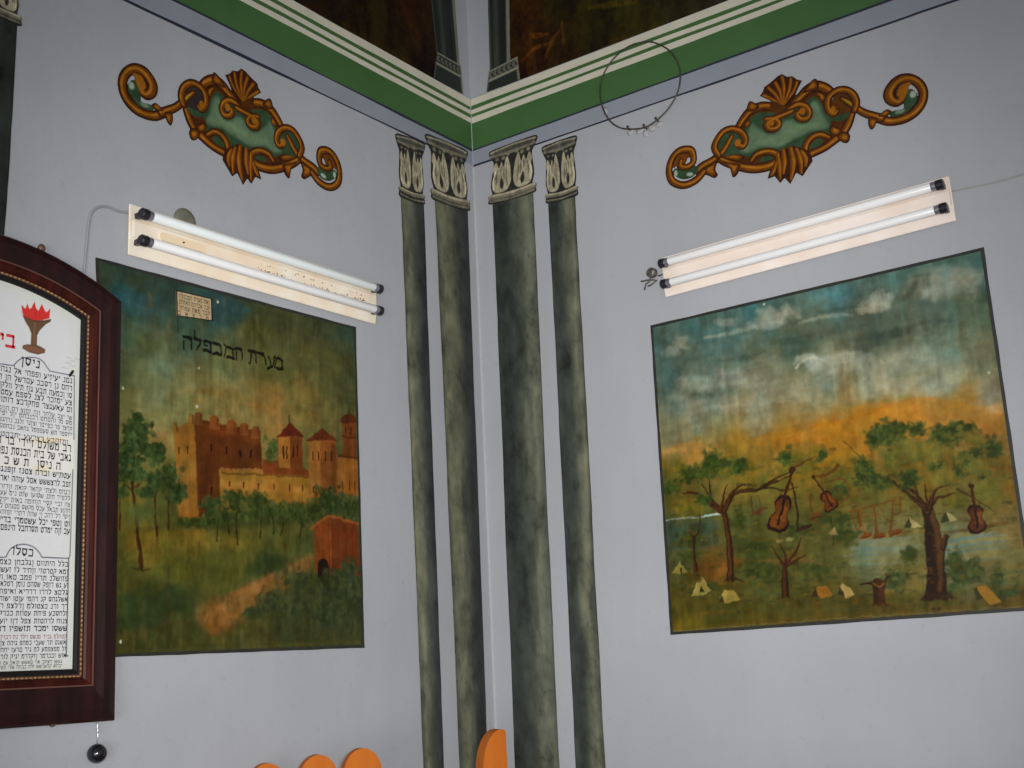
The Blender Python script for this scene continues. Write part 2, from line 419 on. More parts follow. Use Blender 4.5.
# painted cornice bands; edges waver a little, as brushed by hand
def band(idx, wall, z0, z1, u_end, col, off, u_start=0., w=.0025, seed=0, s0=0., s1=0.):
    n = 160; V = []; Fc = []
    us = np.linspace(u_start, u_end, n)
    e0 = w * 2 * fbm(us * 1., us * 0 + seed, .5, 1, seed, 4); e1 = w * 2 * fbm(us, us * 0 + seed + 5, .5, 1, seed + 40, 4)
    for i, u in enumerate(us):
        for z, e in ((z0 + s0 * u, e0[i]), (z1 + s1 * u, e1[i])):
            zz = z + e + H
            for o in (-.001, off): V.append((o, u, zz) if wall == 'L' else (u, -o, zz))
    for i in range(n - 1):
        a = i * 4; b = a + 4
        for k in ((1, 3), (3, 2), (2, 0), (0, 1)): Fc.append((a + k[0], a + k[1], b + k[1], b + k[0]))
    Fc += [(0, 2, 3, 1), (n * 4 - 4, n * 4 - 3, n * 4 - 1, n * 4 - 2)]
    me = bpy.data.meshes.new('trim'); me.from_pydata(V, [], Fc); me.update()
    bm = bmesh.new(); bm.from_mesh(me); bpy.data.meshes.remove(me)
    return tag(bm_obj('trim_%d' % idx, bm, col), kind='structure')
M_green = mat('cornice_green', (57, 92, 48), .6, noise=.07, nscale=5)
M_cream = mat('cornice_cream', (188, 184, 168), .6, noise=.06, nscale=9)
M_navy = mat('navy_line_paint', (34, 37, 52), .6)
M_haze = mat('cornice_grey_blue', (128, 133, 143), .6, noise=.05, nscale=6)
idx = 2
for wall, sgn, ue in (('L', -1, -4.2), ('R', 1, 4.6)):
    for (z0, z1, c, off, sl, sr) in ((2.40, 2.475, M_haze, .0006, (.006, 0), (.001, .008)), (2.388, 2.399, M_navy, .0012, (.006, .006), (.002, .002)), (2.475, 2.752, M_green, .0008, (0, 0), (.008, 0)), (2.471, 2.481, M_navy, .0014, (0, 0), (.008, .008)),
                             (2.622, 2.650, M_cream, .0016, (0, 0), (.004, .004)), (2.668, 2.692, M_cream, .0016, (0, 0), (.003, .003)), (2.712, 2.752, M_cream, .0016, (0, 0), (0, 0))):
        a0, a1 = sl if wall == 'L' else sr
        band(idx, wall, z0, z1, ue, c, off, u_start=sgn * (.115 if (c is M_navy and z0 < 2.39 and wall == 'L') else .004), seed=idx, s0=a0, s1=a1); idx += 1

# ================================================================== PAINTED COLUMNS
CREAM = (150, 143, 120); CREAM_D = (108, 103, 87); INK = (40, 40, 38); GREY = (88, 88, 80)
def capital(cv, quad, flip=False):
    """quad: survey points top-left, top-right, bottom-right, bottom-left of the capital box"""
    q = [np.array(cv.P(*p)) for p in quad]
    def B(a, b):   # a 0..1 left-right, b 0..1 bottom-top, bilinear
        bot = q[3] * (1 - a) + q[2] * a; top = q[0] * (1 - a) + q[1] * a
        return tuple(bot * (1 - b) + top * b)
    def T(pts): return [B(*p) for p in pts]
    k = cv.k
    wd = np.linalg.norm(q[2] - q[3]) / k
    # silhouette
    out = T([(-.02, 1), (.3, 1.02), (.7, 1.02), (1.02, 1), (1.0, .86), (.93, .74), (.96, .55), (1.0, .32), (.97, .14), (1.05, .06), (1.02, -.03), (.5, -.05), (-.02, -.03), (-.05, .06), (.03, .14), (0, .32), (.04, .55), (.07, .74), (0, .86)])
    cv.fill(out, INK, 1, raw=True, smooth=True)
    cv.fill(T([(.02, .985), (.98, .985), (.97, .87), (.5, .84), (.03, .87)]), (86, 86, 78), .8, raw=True)
    cv.stroke(T([(.0, .96), (.5, .99), (1., .96)]), wd * .035, CREAM, 1, .8, raw=True)
    cv.stroke(T([(.02, .885), (.5, .86), (.98, .885)]), wd * .06, CREAM_D, 1, .9, raw=True)
    cv.stroke(T([(.1, .93), (.5, .925), (.9, .93)]), wd * .07, (62, 62, 56), 1.2, .8, raw=True)
    # necking ring
    cv.stroke(T([(-.02, .1), (.5, .07), (1.02, .1)]), wd * .1, CREAM_D, .8, raw=True)
    cv.stroke(T([(-.02, .125), (.5, .095), (1.02, .125)]), wd * .045, CREAM, .8, raw=True)
    cv.stroke(T([(-.02, .02), (.5, -.01), (1.02, .02)]), wd * .05, (100, 96, 82), .8, raw=True)
    # two acanthus leaves
    for c0, sg in ((.27, 1), (.73, -1)):
        def Lf(pts): return T([(c0 + sg * x, y) for x, y in pts])
        cv.fill(Lf([(-.2, .2), (-.24, .36), (-.19, .52), (-.22, .62), (-.14, .74), (-.08, .62), (-.02, .72), (.03, .62), (.1, .8), (.17, .64), (.2, .45), (.19, .28), (.1, .16), (-.08, .15)]), CREAM, .8, raw=True, smooth=True)
        cv.fill(Lf([(-.06, .28), (-.02, .42), (.04, .3), (0, .2)]), (48, 46, 42), .8, raw=True, smooth=True)
        for a, b in (((-.14, .3), (-.1, .6)), ((.12, .26), (.1, .66)), ((-.03, .48), (0, .66)), ((.05, .4), (.05, .6))):
            cv.stroke(Lf([a, ((a[0] + b[0]) / 2 - .02, (a[1] + b[1]) / 2), b]), [wd * .015, wd * .04, wd * .01], (92, 86, 68), .8, .85, raw=True)
        cv.stroke(Lf([(-.2, .24), (-.21, .4), (-.16, .56)]), wd * .03, (205, 198, 172), .8, .7, raw=True)
        for x, y in ((-.12, .8), (.02, .79), (.13, .84)):
            cv.blob(B(c0 + sg * x, y), wd * .045, wd * .04, CREAM_D, .6, .9, raw=True)
    cv.stroke(T([(.5, .18), (.5, .74)]), wd * .05, INK, .8, .85, raw=True)
def painted_column(wall, P, sh, cap, profile, label, streak=1):
    """sh: survey points (left-top, left-bottom, right-bottom, right-top) of the shaft"""
    kk = local_k(P, *sh[0])
    pts = [np.array(P(*p)) for p in sh]
    zb = H - 1.15
    def ext(a, b): t = (zb - a[1]) / (b[1] - a[1]); return a + (b - a) * t
    LT, RT = pts[0], pts[3]; LB, RB = ext(pts[0], pts[1]), ext(pts[3], pts[2])
    cp = [np.array(P(*p)) for p in cap]
    u0 = min(LT[0], LB[0], *[c[0] for c in cp]) - .03; u1 = max(RT[0], RB[0], *[c[0] for c in cp]) + .03
    root = empty('painted_column', ((.0 if wall == 'L' else (LB[0] + RB[0]) / 2), ((LB[0] + RB[0]) / 2 if wall == 'L' else 0.), zb - .12), label, 'column', 'painted columns in the corner')
    cv = Canvas(u0, u1, zb, max(LT[1], RT[1]) + .02, .003, P, kk)
    t = np.clip((cv.V - zb) / (LT[1] - zb), 0, 1)
    ul = LB[0] + (LT[0] - LB[0]) * t + .004 * fbm(cv.V, cv.V * 0, .3, 1, streak, 3); ur = RB[0] + (RT[0] - RB[0]) * t + .004 * fbm(cv.V, cv.V * 0 + 3, .3, 1, streak + 3, 3)
    f = (cv.U - ul) / (ur - ul)
    fw = np.clip(f + .22 * fbm(cv.U, cv.V, .05, .35, streak, 4), 0, 1)
    xs = np.linspace(0, 1, len(profile)); pr = np.array(profile, float)
    for ch in range(3): cv.c[..., ch] = np.interp(fw, xs, pr[:, ch])
    cv.c = lin(cv.c)
    n = fbm(cv.U, cv.V, .06, .12, streak + 5, 5); vein = np.abs(fbm(cv.U + .3 * cv.V, cv.V, .09, .14, streak + 8, 4))
    cv.modulate(.6 * n + .35 * fbm(cv.U, cv.V, .035, .05, streak + 21, 3) - .2 * np.exp(-(vein / .05) ** 2)); cv.c *= np.array([.76, .735, .70])
    top = LT[1] + (RT[1] - LT[1]) * np.clip(f, 0, 1)
    d = np.minimum(np.minimum(cv.U - ul, ur - cv.U), top + .01 - cv.V)
    edge = np.clip(1 - np.minimum(cv.U - ul, ur - cv.U) / .007, 0, 1)
    cv.modulate(-.5 * edge)
    cv.a = sstep(d / .006 + .5)
    cv.build('shaft', wall, .0030, GLOSS, root)
    cc = Canvas(u0 - .02, u1 + .02, min(c[1] for c in cp) - .05, max(c[1] for c in cp) + .04, .0018, P, kk)
    capital(cc, cap)
    cc.modulate(.45 * fbm(cc.U, cc.V, .03, .03, streak, 3) + .4 * fbm(cc.U, cc.V, .012, .02, streak + 2, 2))
    cc.build('capital', wall, .0042, OIL, root)
    # painted plinth below the picture
    pl = Canvas(min(LB[0], RB[0]) - .04, max(LB[0], RB[0]) + .04, zb - .12, zb, .01, P, kk, 1.)
    pl.c[:] = lin((120, 116, 98)); pl.modulate(.3 * fbm(pl.U, pl.V, .05, .05, 3, 3))
    pl.build('plinth', wall, .0036, OIL, root)
    return root
painted_column('L', lambda x, y: atL(x, y), [(400.6, 194), (423.3, 768), (443.6, 768), (423.5, 203)],
               [(396, 134), (423.5, 143.5), (422.8, 203), (400.3, 195)],
               [(92, 96, 84), (122, 124, 102), (100, 104, 88), (72, 78, 72), (52, 57, 56), (44, 48, 50)], 'slim grey-green marbled column painted on the wall, the one nearest the castle mural', 3)
painted_column('L', lambda x, y: atL(x, y), [(434.8, 198), (459.5, 768), (488, 768), (467, 208)],
               [(426, 134.5), (465.8, 151), (467.5, 209), (433.5, 198)],
               [(84, 88, 76), (112, 114, 94), (104, 106, 88), (66, 70, 64), (46, 50, 47), (40, 43, 42)], 'broad marbled column painted just left of the room corner', 13)
painted_column('R', lambda x, y: atR(x, y), [(493, 203), (515.4, 768), (559.6, 768), (533, 191.5)],
               [(491, 152), (536, 135.5), (533.5, 191), (491.5, 203)],
               [(56, 62, 58), (50, 56, 54), (62, 70, 64), (80, 86, 76), (108, 112, 96), (84, 90, 80)], 'broad marbled column painted just right of the room corner', 23)
painted_column('R', lambda x, y: atR(x, y), [(548.7, 200), (576, 768), (605.7, 768), (575, 195)],
               [(543, 147.5), (576, 136), (576.5, 194), (548, 202)],
               [(62, 68, 62), (54, 60, 57), (64, 72, 66), (92, 96, 82), (114, 116, 98), (80, 84, 72)], 'slim marbled column painted right of the corner, the one nearest the tree mural', 33)
painted_column('L', lambda x, y: atL(x, y), [(-28, 6), (-44, 300), (0, 300), (17, 24)],
               [(-30, -56), (18, -34), (18, 24), (-30, 0)],
               [(60, 66, 60), (70, 74, 66), (64, 70, 62), (46, 52, 48), (40, 46, 44)], 'dark marbled column painted at the far left edge behind the framed board', 43)

# ================================================================== CARTOUCHES
def cartouche(P, k, wall, u0, u1, v0, v1, label, loop):
    cv = Canvas(u0, u1, v0, v1, .0021, P, k)
    D0 = (62, 34, 26); BR = (112, 64, 30); OR = (164, 102, 38); HI = (182, 122, 46); GR = (84, 116, 96); GD = (42, 72, 58); GL = (118, 142, 126)
    body = [(199, 122), (203, 110), (207, 97), (214, 88), (222, 90), (232, 100), (246, 110), (262, 106), (271, 112), (277, 124), (279, 140), (288, 152), (299, 158), (284, 166), (270, 168), (258, 166), (248, 158), (238, 152), (226, 153), (216, 148), (206, 141), (198, 133)]
    cv.fill(body, GD, 1, smooth=True)
    inn = [(206, 122), (210, 112), (213, 100), (217, 97), (222, 104), (228, 114), (240, 118), (247, 124), (258, 130), (266, 126), (269, 122), (273, 130), (275, 140), (281, 150), (274, 152), (264, 146), (250, 146), (240, 140), (230, 134), (222, 128), (212, 126)]
    cv.fill(inn, GR, 5, smooth=True)
    cv.stroke([(212, 119), (230, 125), (250, 137), (266, 142)], [3, 6, 6, 3], (96, 132, 104), 5, .6)
    def scroll(pts, w, hi=.32, side=.16):
        w = [x * 1.1 + .3 for x in (list(w) if hasattr(w, '__len__') else [w] * len(pts))]
        cv.stroke(pts, [x + 1.6 for x in w], D0, 1)
        cv.stroke(pts, [x * .74 for x in w], BR, 1.2)
        # highlight on the upper-left of each limb
        cv.stroke([(x - w[min(i, len(w) - 1)] * side, y - w[min(i, len(w) - 1)] * side * .6) for i, (x, y) in enumerate(pts)], [x * hi for x in w], OR, 1.3, .95)
        cv.stroke([(x - w[min(i, len(w) - 1)] * side, y - w[min(i, len(w) - 1)] * side * .6) for i, (x, y) in enumerate(pts)], [x * hi * .4 for x in w], HI, 1, .6)
    def leaf(pts, tip=None):
        cv.fill(pts, D0, 1, smooth=True)
        c = np.mean(np.array(pts), 0)
        cv.fill([tuple(c + (np.array(p) - c) * .72) for p in pts], BR, 1, smooth=True)
        cv.fill([tuple(c + (np.array(p) - c) * .4 + (-.4, -.3)) for p in pts], OR, 1, smooth=True)
    for pts in ([(203, 96), (207, 84), (216, 80), (226, 88), (234, 101), (228, 104), (222, 96), (215, 92), (209, 102), (206, 108)], [(250, 106), (258, 101), (268, 105), (277, 117), (282, 128), (276, 127), (270, 116), (262, 110), (254, 110)],
                [(185, 108), (196, 112), (203, 118), (206, 130), (196, 128)], [(187, 112), (194, 118), (204, 124), (206, 132), (216, 138), (226, 140), (230, 152), (222, 155), (206, 143), (193, 131)], [(248, 152), (262, 150), (272, 157), (286, 154), (299, 157), (286, 166), (268, 170), (252, 165)]):
        cv.fill(pts, (84, 48, 28), 1.4, smooth=True)
    for pts in ([(212, 138), (220, 140), (224, 147), (216, 145)], [(254, 157), (261, 156), (266, 161), (258, 162)]): cv.fill(pts, GD, 1.2, smooth=True)
    # outer terminal volute (large)
    cv.fill([(128, 84), (133, 80), (137, 86), (140, 95), (141, 102), (148, 104), (153, 107), (151, 112), (141, 109), (133, 100), (128, 92)], GD, 1, smooth=True)
    cv.blob((131, 86), 2.6, 3, (142, 160, 148), .7); cv.blob((144, 105), 4, 2, GL, .8, .6)
    scroll([(163, 113.5), (155, 116), (147, 115), (138, 111), (129.5, 103.5), (123.8, 94), (122, 84), (124, 76), (129, 70.5), (135.5, 69), (143, 72), (149, 79), (152, 86), (151, 92), (146.5, 95.3), (142, 93.5)], [5.5, 6, 6, 6.5, 6.5, 6, 6, 6, 6, 7, 8, 8, 8, 7.5, 6, 4])
    cv.stroke([(137, 80), (141, 86), (141.5, 91)], [5, 8, 5], OR, 1.2); cv.stroke([(146, 82), (146.5, 88), (143.5, 91)], [2, 2.4, 1.4], D0, 1, .8)
    cv.stroke([(134, 75), (140, 79), (144, 86)], [3, 5, 3], OR, 1.2, .9)
    scroll([(161, 113), (168, 110.5), (176, 107), (183, 101), (188, 96), (192.5, 93)], [6, 5.5, 4.8, 4.4, 4, 3])
    leaf([(151, 106), (155, 103), (160, 107), (163, 111), (157, 111)]); leaf([(164, 113), (171, 112), (172.5, 120), (170.5, 125.6), (167.5, 123), (165.5, 118)])
    # upper arcs
    scroll([(200, 88), (206, 82.5), (214, 80.5), (221, 85), (227, 92), (233, 99), (236, 104)], [5, 7, 8, 8, 7, 6, 4])
    leaf([(212, 83), (211, 77), (213.5, 72.5), (217, 75), (222, 82), (225, 88), (218, 86)])
    leaf([(206, 96), (207, 89), (212, 86), (217, 87), (212, 91), (210, 98)])
    scroll([(250, 105), (256, 103), (263, 104.5), (270, 109), (276, 117), (281, 126)], [4, 6, 7, 7, 6, 5])
    leaf([(262, 104), (267, 99), (270, 99), (272, 104), (272, 109), (267, 109)]); leaf([(271, 117), (275, 121), (276, 127), (273, 126), (271, 122)])
    # lower left arm and arc
    scroll([(186, 110), (190, 121), (195, 130), (203, 138), (212, 146), (222, 152), (228, 155)], [5, 6, 6, 6, 5.5, 5.5, 5])
    leaf([(189, 131), (194, 128), (200, 133), (197, 139), (193, 140.6), (190, 138)]); leaf([(195, 127), (203, 122), (206, 126), (205, 131), (199, 133)])
    scroll([(207, 135), (214, 132), (221, 135), (226, 142), (228, 150)], [3, 4.5, 5, 5, 5])
    # lower right arm and arc
    scroll([(300, 158), (293, 163), (283, 167), (271, 169), (259, 166), (250, 160)], [5, 6, 6.5, 7, 7, 6])
    scroll([(273, 161), (268, 154), (259, 151), (251, 154), (247, 162)], [3, 4.5, 5, 5, 5])
    leaf([(278, 156), (287, 154), (297, 157), (291, 160), (281, 161)])
    leaf([(282, 165), (290, 163), (296, 162), (291, 169), (289, 178.5), (285, 175), (283.5, 170)])
    leaf([(300, 161), (306, 163), (314, 170), (316, 174), (309, 177), (304, 179.5), (301, 176), (302.5, 170)])
    # bottom leaf cluster
    clus = [(224, 150), (222.3, 160), (227, 168), (232, 176.6), (237, 173), (242.8, 185), (247, 178.5), (251, 184), (255, 177), (261, 179.6), (258.5, 171), (253, 160), (249, 150), (237, 144), (229, 147)]
    cv.fill(clus, D0, 1)
    for pts, w in (([(231, 150), (228, 158), (229, 166)], 4.5), ([(235, 148), (232.5, 160), (233, 173)], 4.5), ([(240, 147), (238.5, 162), (242, 180)], 5.5), ([(246, 149), (246, 162), (248, 174)], 5), ([(251, 153), (250.5, 165), (251, 180)], 4.2), ([(253, 163), (255.5, 171), (258, 176)], 4)):
        cv.stroke(pts, [w * .7, w, w * .35], BR, 1); cv.stroke([(x - .7, y) for x, y in pts], [w * .3, w * .5, w * .2], OR, 1, .95)
    # shell crest
    shell = [(225, 75), (229, 74), (232.5, 70.6), (237, 71.5), (241, 68.7), (245, 71.5), (248.5, 75.5), (253, 80), (256.8, 83.5), (258, 88), (260.8, 92.8), (256, 95.5), (252, 98), (249, 103), (246, 107), (240, 105), (234, 97), (230, 86)]
    cv.fill(shell, D0, 1)
    for tip, w in (((229, 77), 3), ((234, 73.5), 3.4), ((241, 72), 3.6), ((247, 78), 3.4), ((253, 84), 3.4), ((257.5, 92), 3.4)):
        b = (243, 103); mid = ((tip[0] * .6 + b[0] * .4) - 1.2, tip[1] * .6 + b[1] * .4)
        cv.stroke([b, mid, tip], [w * .4, w * .9, w * .95], BR, 1); cv.stroke([b, (mid[0] - .5, mid[1]), tip], [w * .2, w * .45, w * .4], OR, 1, .9)
    cv.fill([(233, 99), (240, 103), (250, 98), (254, 106), (247, 113), (240, 111), (234, 106)], (84, 48, 28), 1, smooth=True)
    # small scrolls under the shell
    for pts in ([(240, 109), (236, 104), (230, 100.6), (224, 102.5), (221.5, 109), (224, 115), (229.5, 115.5), (232, 111), (228.5, 107.5)],
                [(236, 108), (245, 113), (252, 117), (257.5, 122), (256, 127), (250, 126), (247.5, 121), (251, 116.5), (258, 117)]):
        cv.stroke([(x + .6, y + 2) for x, y in pts], 7, GD, 3, .8, cut=False)
        scroll(pts, [4, 4.5, 5, 5, 5, 5, 4.5, 4, 3])
    cv.blob((227, 107.5), 3, 3.2, OR, .6); cv.blob((253.5, 121), 2.6, 3, OR, .6)
    # loops at either end of the body
    lp = [(183, 105), (181, 97), (183, 88.5), (189, 83.6), (196, 84.5), (202.5, 90), (205.6, 98), (205, 106), (201, 110), (198, 106.5)]
    cv.fill([(185, 104), (185, 93), (190, 87), (197, 89), (202, 98), (202, 106), (196, 110), (189, 108)], loop, 2, smooth=True, op=.9)
    cv.stroke([(189, 110), (196, 114), (205, 112)], [4, 6, 4], GD, 2)
    scroll([(183, 101.5), (188, 96.5), (193, 93)], [4, 4, 2.5]); cv.stroke([(185, 99), (190, 94.6)], 1.6, (150, 130, 40), 1)
    scroll(lp, [4, 5, 5, 5, 5, 5, 5, 4.5, 4, 3])
    cv.blob((201, 105), 2.4, 3.4, OR, .7)
    lp = [(283, 144), (278.5, 146), (276, 139), (279, 131), (286, 128), (293, 131), (298.5, 139), (301.5, 148), (299, 156)]
    cv.fill([(279, 136), (284, 130), (291, 131), (298, 142), (300, 155), (290, 156), (279, 148)], GD, 1, smooth=True)
    scroll([(287, 136), (291, 144), (296, 153), (304, 161), (313, 167.5), (317, 172)], [3, 4, 5, 5.5, 6, 5])
    scroll(lp, [4, 4.5, 5, 5, 5, 5, 5, 5, 4.5]); cv.blob((282.5, 142.5), 3, 3.4, OR, .7)
    # inner terminal volute (small)
    cv.fill([(316, 171), (319, 167), (326, 172), (334, 170), (336, 176), (330, 181), (322, 179)], GD, 1, smooth=True); cv.blob((323, 176), 3.4, 1.8, (148, 166, 154), .7, ang=-.3); cv.blob((334, 175), 1.6, 3, (148, 166, 154), .7)
    cv.stroke([(320, 154), (326, 156), (331, 163), (329, 168), (324, 167)], [7, 9, 8, 6, 4], BR, 1.2)
    scroll([(312, 173), (318, 181), (325, 186), (331.5, 187), (337.5, 183), (339.3, 174.5), (337.8, 165), (334, 156.5), (328, 151), (321, 151), (319, 157), (320, 164), (325, 168.5), (330, 167.5), (329, 162)], [5, 5.5, 5.5, 5.5, 5.5, 5, 5, 5, 5.5, 6, 5, 4.5, 4.5, 4, 3])
    cv.stroke([(323.5, 156), (326.5, 163)], [2, 4], BR, 1); cv.stroke([(331, 158), (335, 168)], [2, 3], BR, 1, .9)
    cv.modulate(.35 * fbm(cv.U, cv.V, .03, .03, 5, 3)); tone(cv, .9)
    # open loops show the bare plaster
    o = cv.build('painted_cartouche', wall, .003, OIL)
    return tag(o, label, 'wall decoration', 'painted scroll cartouches')
PL = lambda x, y: atL(x, y)
kL = local_k(PL, 230, 130)
cartouche(PL, kL, 'L', -2.12, -.88, H + 1.80, H + 2.36, 'painted brown and green scroll cartouche above the castle mural', (50, 44, 52))
def PRm(x, y):
    u, z = atL(x, y); return (-u * 1.017 + .109, z + .014 * (-u - .9) / 1.1)
cartouche(PRm, kL, 'R', .98, 2.28, H + 1.80, H + 2.38, 'painted brown and green scroll cartouche above the tree mural', (96, 58, 32))

# ================================================================== LEFT MURAL
def quad_mural(wall, P, quad, name, label, cat, ctl, paint_fn, seed, res=.0024, lw=2.6, pad=6):
    q = [np.array(P(*p)) for p in quad]
    A = np.array(q); k = local_k(P, *np.mean(np.array(quad), 0))
    base = (A[:, 0].mean(), A[:, 1].min())
    root = empty(name, (0, base[0], base[1]) if wall == 'L' else (base[0], 0, base[1]), label, cat)
    cv = Canvas(A[:, 0].min() - .02, A[:, 0].max() + .02, A[:, 1].min() - .02, A[:, 1].max() + .02, res, P, k)
    cv.scatter(ctl, seed=seed)
    paint_fn(cv)
    # the brush drags edges a little and mottles the hues
    wx = 2.6 * fbm(cv.U, cv.V, .03, .03, seed + 80, 3) + .7 * fbm(cv.U, cv.V, .011, .011, seed + 84, 2); wy = 3.2 * fbm(cv.U, cv.V, .025, .04, seed + 88, 3) + .7 * fbm(cv.U, cv.V, .011, .011, seed + 94, 2)
    jj, ii = np.meshgrid(np.arange(cv.Hh), np.arange(cv.W), indexing='ij')
    fj = np.clip(jj + wy, 0, cv.Hh - 1.001); fi = np.clip(ii + wx, 0, cv.W - 1.001); j0 = fj.astype(int); i0 = fi.astype(int); tj = (fj - j0)[..., None]; ti = (fi - i0)[..., None]
    cc = cv.c; cv.c = (cc[j0, i0] * (1 - ti) + cc[j0, i0 + 1] * ti) * (1 - tj) + (cc[j0 + 1, i0] * (1 - ti) + cc[j0 + 1, i0 + 1] * ti) * tj
    h1 = fbm(cv.U, cv.V, .07, .09, seed + 100, 4); h2 = fbm(cv.U, cv.V, .028, .035, seed + 110, 3)
    cv.c *= np.stack([1 + .24 * h1 + .26 * h2, 1 - .05 * h1 + .26 * h2, 1 - .22 * h1 + .3 * h2], -1)
    # dry vertical and horizontal brushing
    cv.modulate(.17 * fbm(cv.U + .01 * fbm(cv.U, cv.V, .2, .2, seed, 2), cv.V, .016, .2, seed + 50, 3) * (1 + 1.5 * fbm(cv.U, cv.V, .25, .25, seed + 44, 2)) + .10 * fbm(cv.U, cv.V, .11, .016, seed + 60, 3) + .26 * fbm(cv.U, cv.V, .05, .05, seed + 70, 4))
    tone(cv, .78, 1.28)
    sl = (slice(0, cv.Hh), slice(0, cv.W)); cv.a = sstep(cv.sdf(A, sl) / (res * 1.5) + .5)
    cv.build('painted_picture', wall, .003, OIL, root)
    # brushed border line
    bm = bmesh.new(); w = lw * k; n = 40; Vs = []
    cen = A.mean(0)
    for e in range(4):
        a, b = A[e], A[(e + 1) % 4]
        for i in range(n):
            t = i / n; p = a + (b - a) * t; ww = w * (1 + .14 * math.sin(i * .9 + e) * math.sin(i * .31 + e))
            d = b - a; nrm = np.array([d[1], -d[0]]) / np.linalg.norm(d)
            if np.dot(nrm, p - cen) < 0: nrm = -nrm
            if i == 0:
                pr = A[(e - 1) % 4]; d2 = a - pr; n2 = np.array([d2[1], -d2[0]]) / np.linalg.norm(d2)
                if np.dot(n2, p - cen) < 0: n2 = -n2
                nrm = nrm + n2
            Vs.append((p - nrm * ww * .35, p + nrm * ww * .65))
    N = len(Vs); mk = lambda q, o: (o, q[0], q[1]) if wall == 'L' else (q[0], -o, q[1])
    rows = [[bm.verts.new(mk(a, .0003)), bm.verts.new(mk(a, .0042)), bm.verts.new(mk(b, .0042)), bm.verts.new(mk(b, .0003))] for a, b in Vs]
    for i in range(N):
        X, Y = rows[i], rows[(i + 1) % N]
        for j in range(3): bm.faces.new((X[j], X[j + 1], Y[j + 1], Y[j]))
    bm_obj('border_line', bm, M_border, root)
    return root, cv, k
M_border = mat('black_border_paint', (32, 32, 28), .5, noise=.3, nscale=30)

ctlL = [(105, 275, (62, 85, 70)), (130, 275, (58, 84, 72)), (170, 285, (55, 80, 72)), (125, 300, (55, 98, 105)), (150, 305, (65, 100, 98)), (215, 305, (55, 92, 98)), (240, 308, (50, 85, 85)), (280, 320, (72, 85, 55)), (320, 330, (66, 84, 60)), (347, 340, (60, 92, 78)),
        (110, 330, (72, 108, 92)), (130, 345, (70, 105, 85)), (150, 345, (84, 104, 72)), (165, 370, (100, 130, 105)), (120, 372, (78, 108, 82)), (240, 342, (88, 104, 72)), (200, 335, (70, 106, 92)), (260, 332, (82, 92, 50)), (300, 350, (90, 98, 58)), (330, 370, (92, 98, 58)), (350, 390, (84, 92, 60)),
        (120, 400, (110, 120, 75)), (150, 400, (122, 132, 90)), (190, 390, (130, 132, 88)), (230, 370, (105, 116, 76)), (270, 372, (102, 104, 56)), (228, 400, (150, 128, 72)), (270, 412, (160, 124, 66)), (300, 405, (138, 122, 66)), (122, 430, (128, 118, 66)), (150, 420, (138, 132, 82)), (200, 412, (144, 134, 80)), (265, 425, (158, 130, 72)), (320, 410, (125, 112, 62)), (350, 412, (100, 98, 58)), (165, 440, (144, 130, 80)),
        (120, 470, (98, 112, 58)), (130, 510, (110, 105, 45)), (170, 500, (85, 95, 50)), (150, 540, (132, 112, 44)), (200, 540, (122, 106, 46)), (250, 545, (106, 100, 46)), (290, 540, (92, 92, 44)), (125, 570, (84, 88, 40)), (180, 570, (96, 98, 40)), (220, 570, (84, 92, 42)), (265, 568, (66, 92, 52)), (300, 552, (80, 98, 52)),
        (120, 600, (60, 84, 50)), (150, 610, (58, 80, 52)), (185, 600, (70, 80, 42)), (210, 618, (100, 90, 48)), (300, 600, (68, 78, 48)), (340, 600, (60, 78, 54)), (350, 580, (68, 84, 58)), (120, 640, (76, 80, 42)), (160, 640, (70, 78, 42)), (200, 638, (72, 78, 40)), (240, 635, (86, 84, 44)), (290, 632, (66, 76, 44)), (345, 635, (68, 80, 52))]
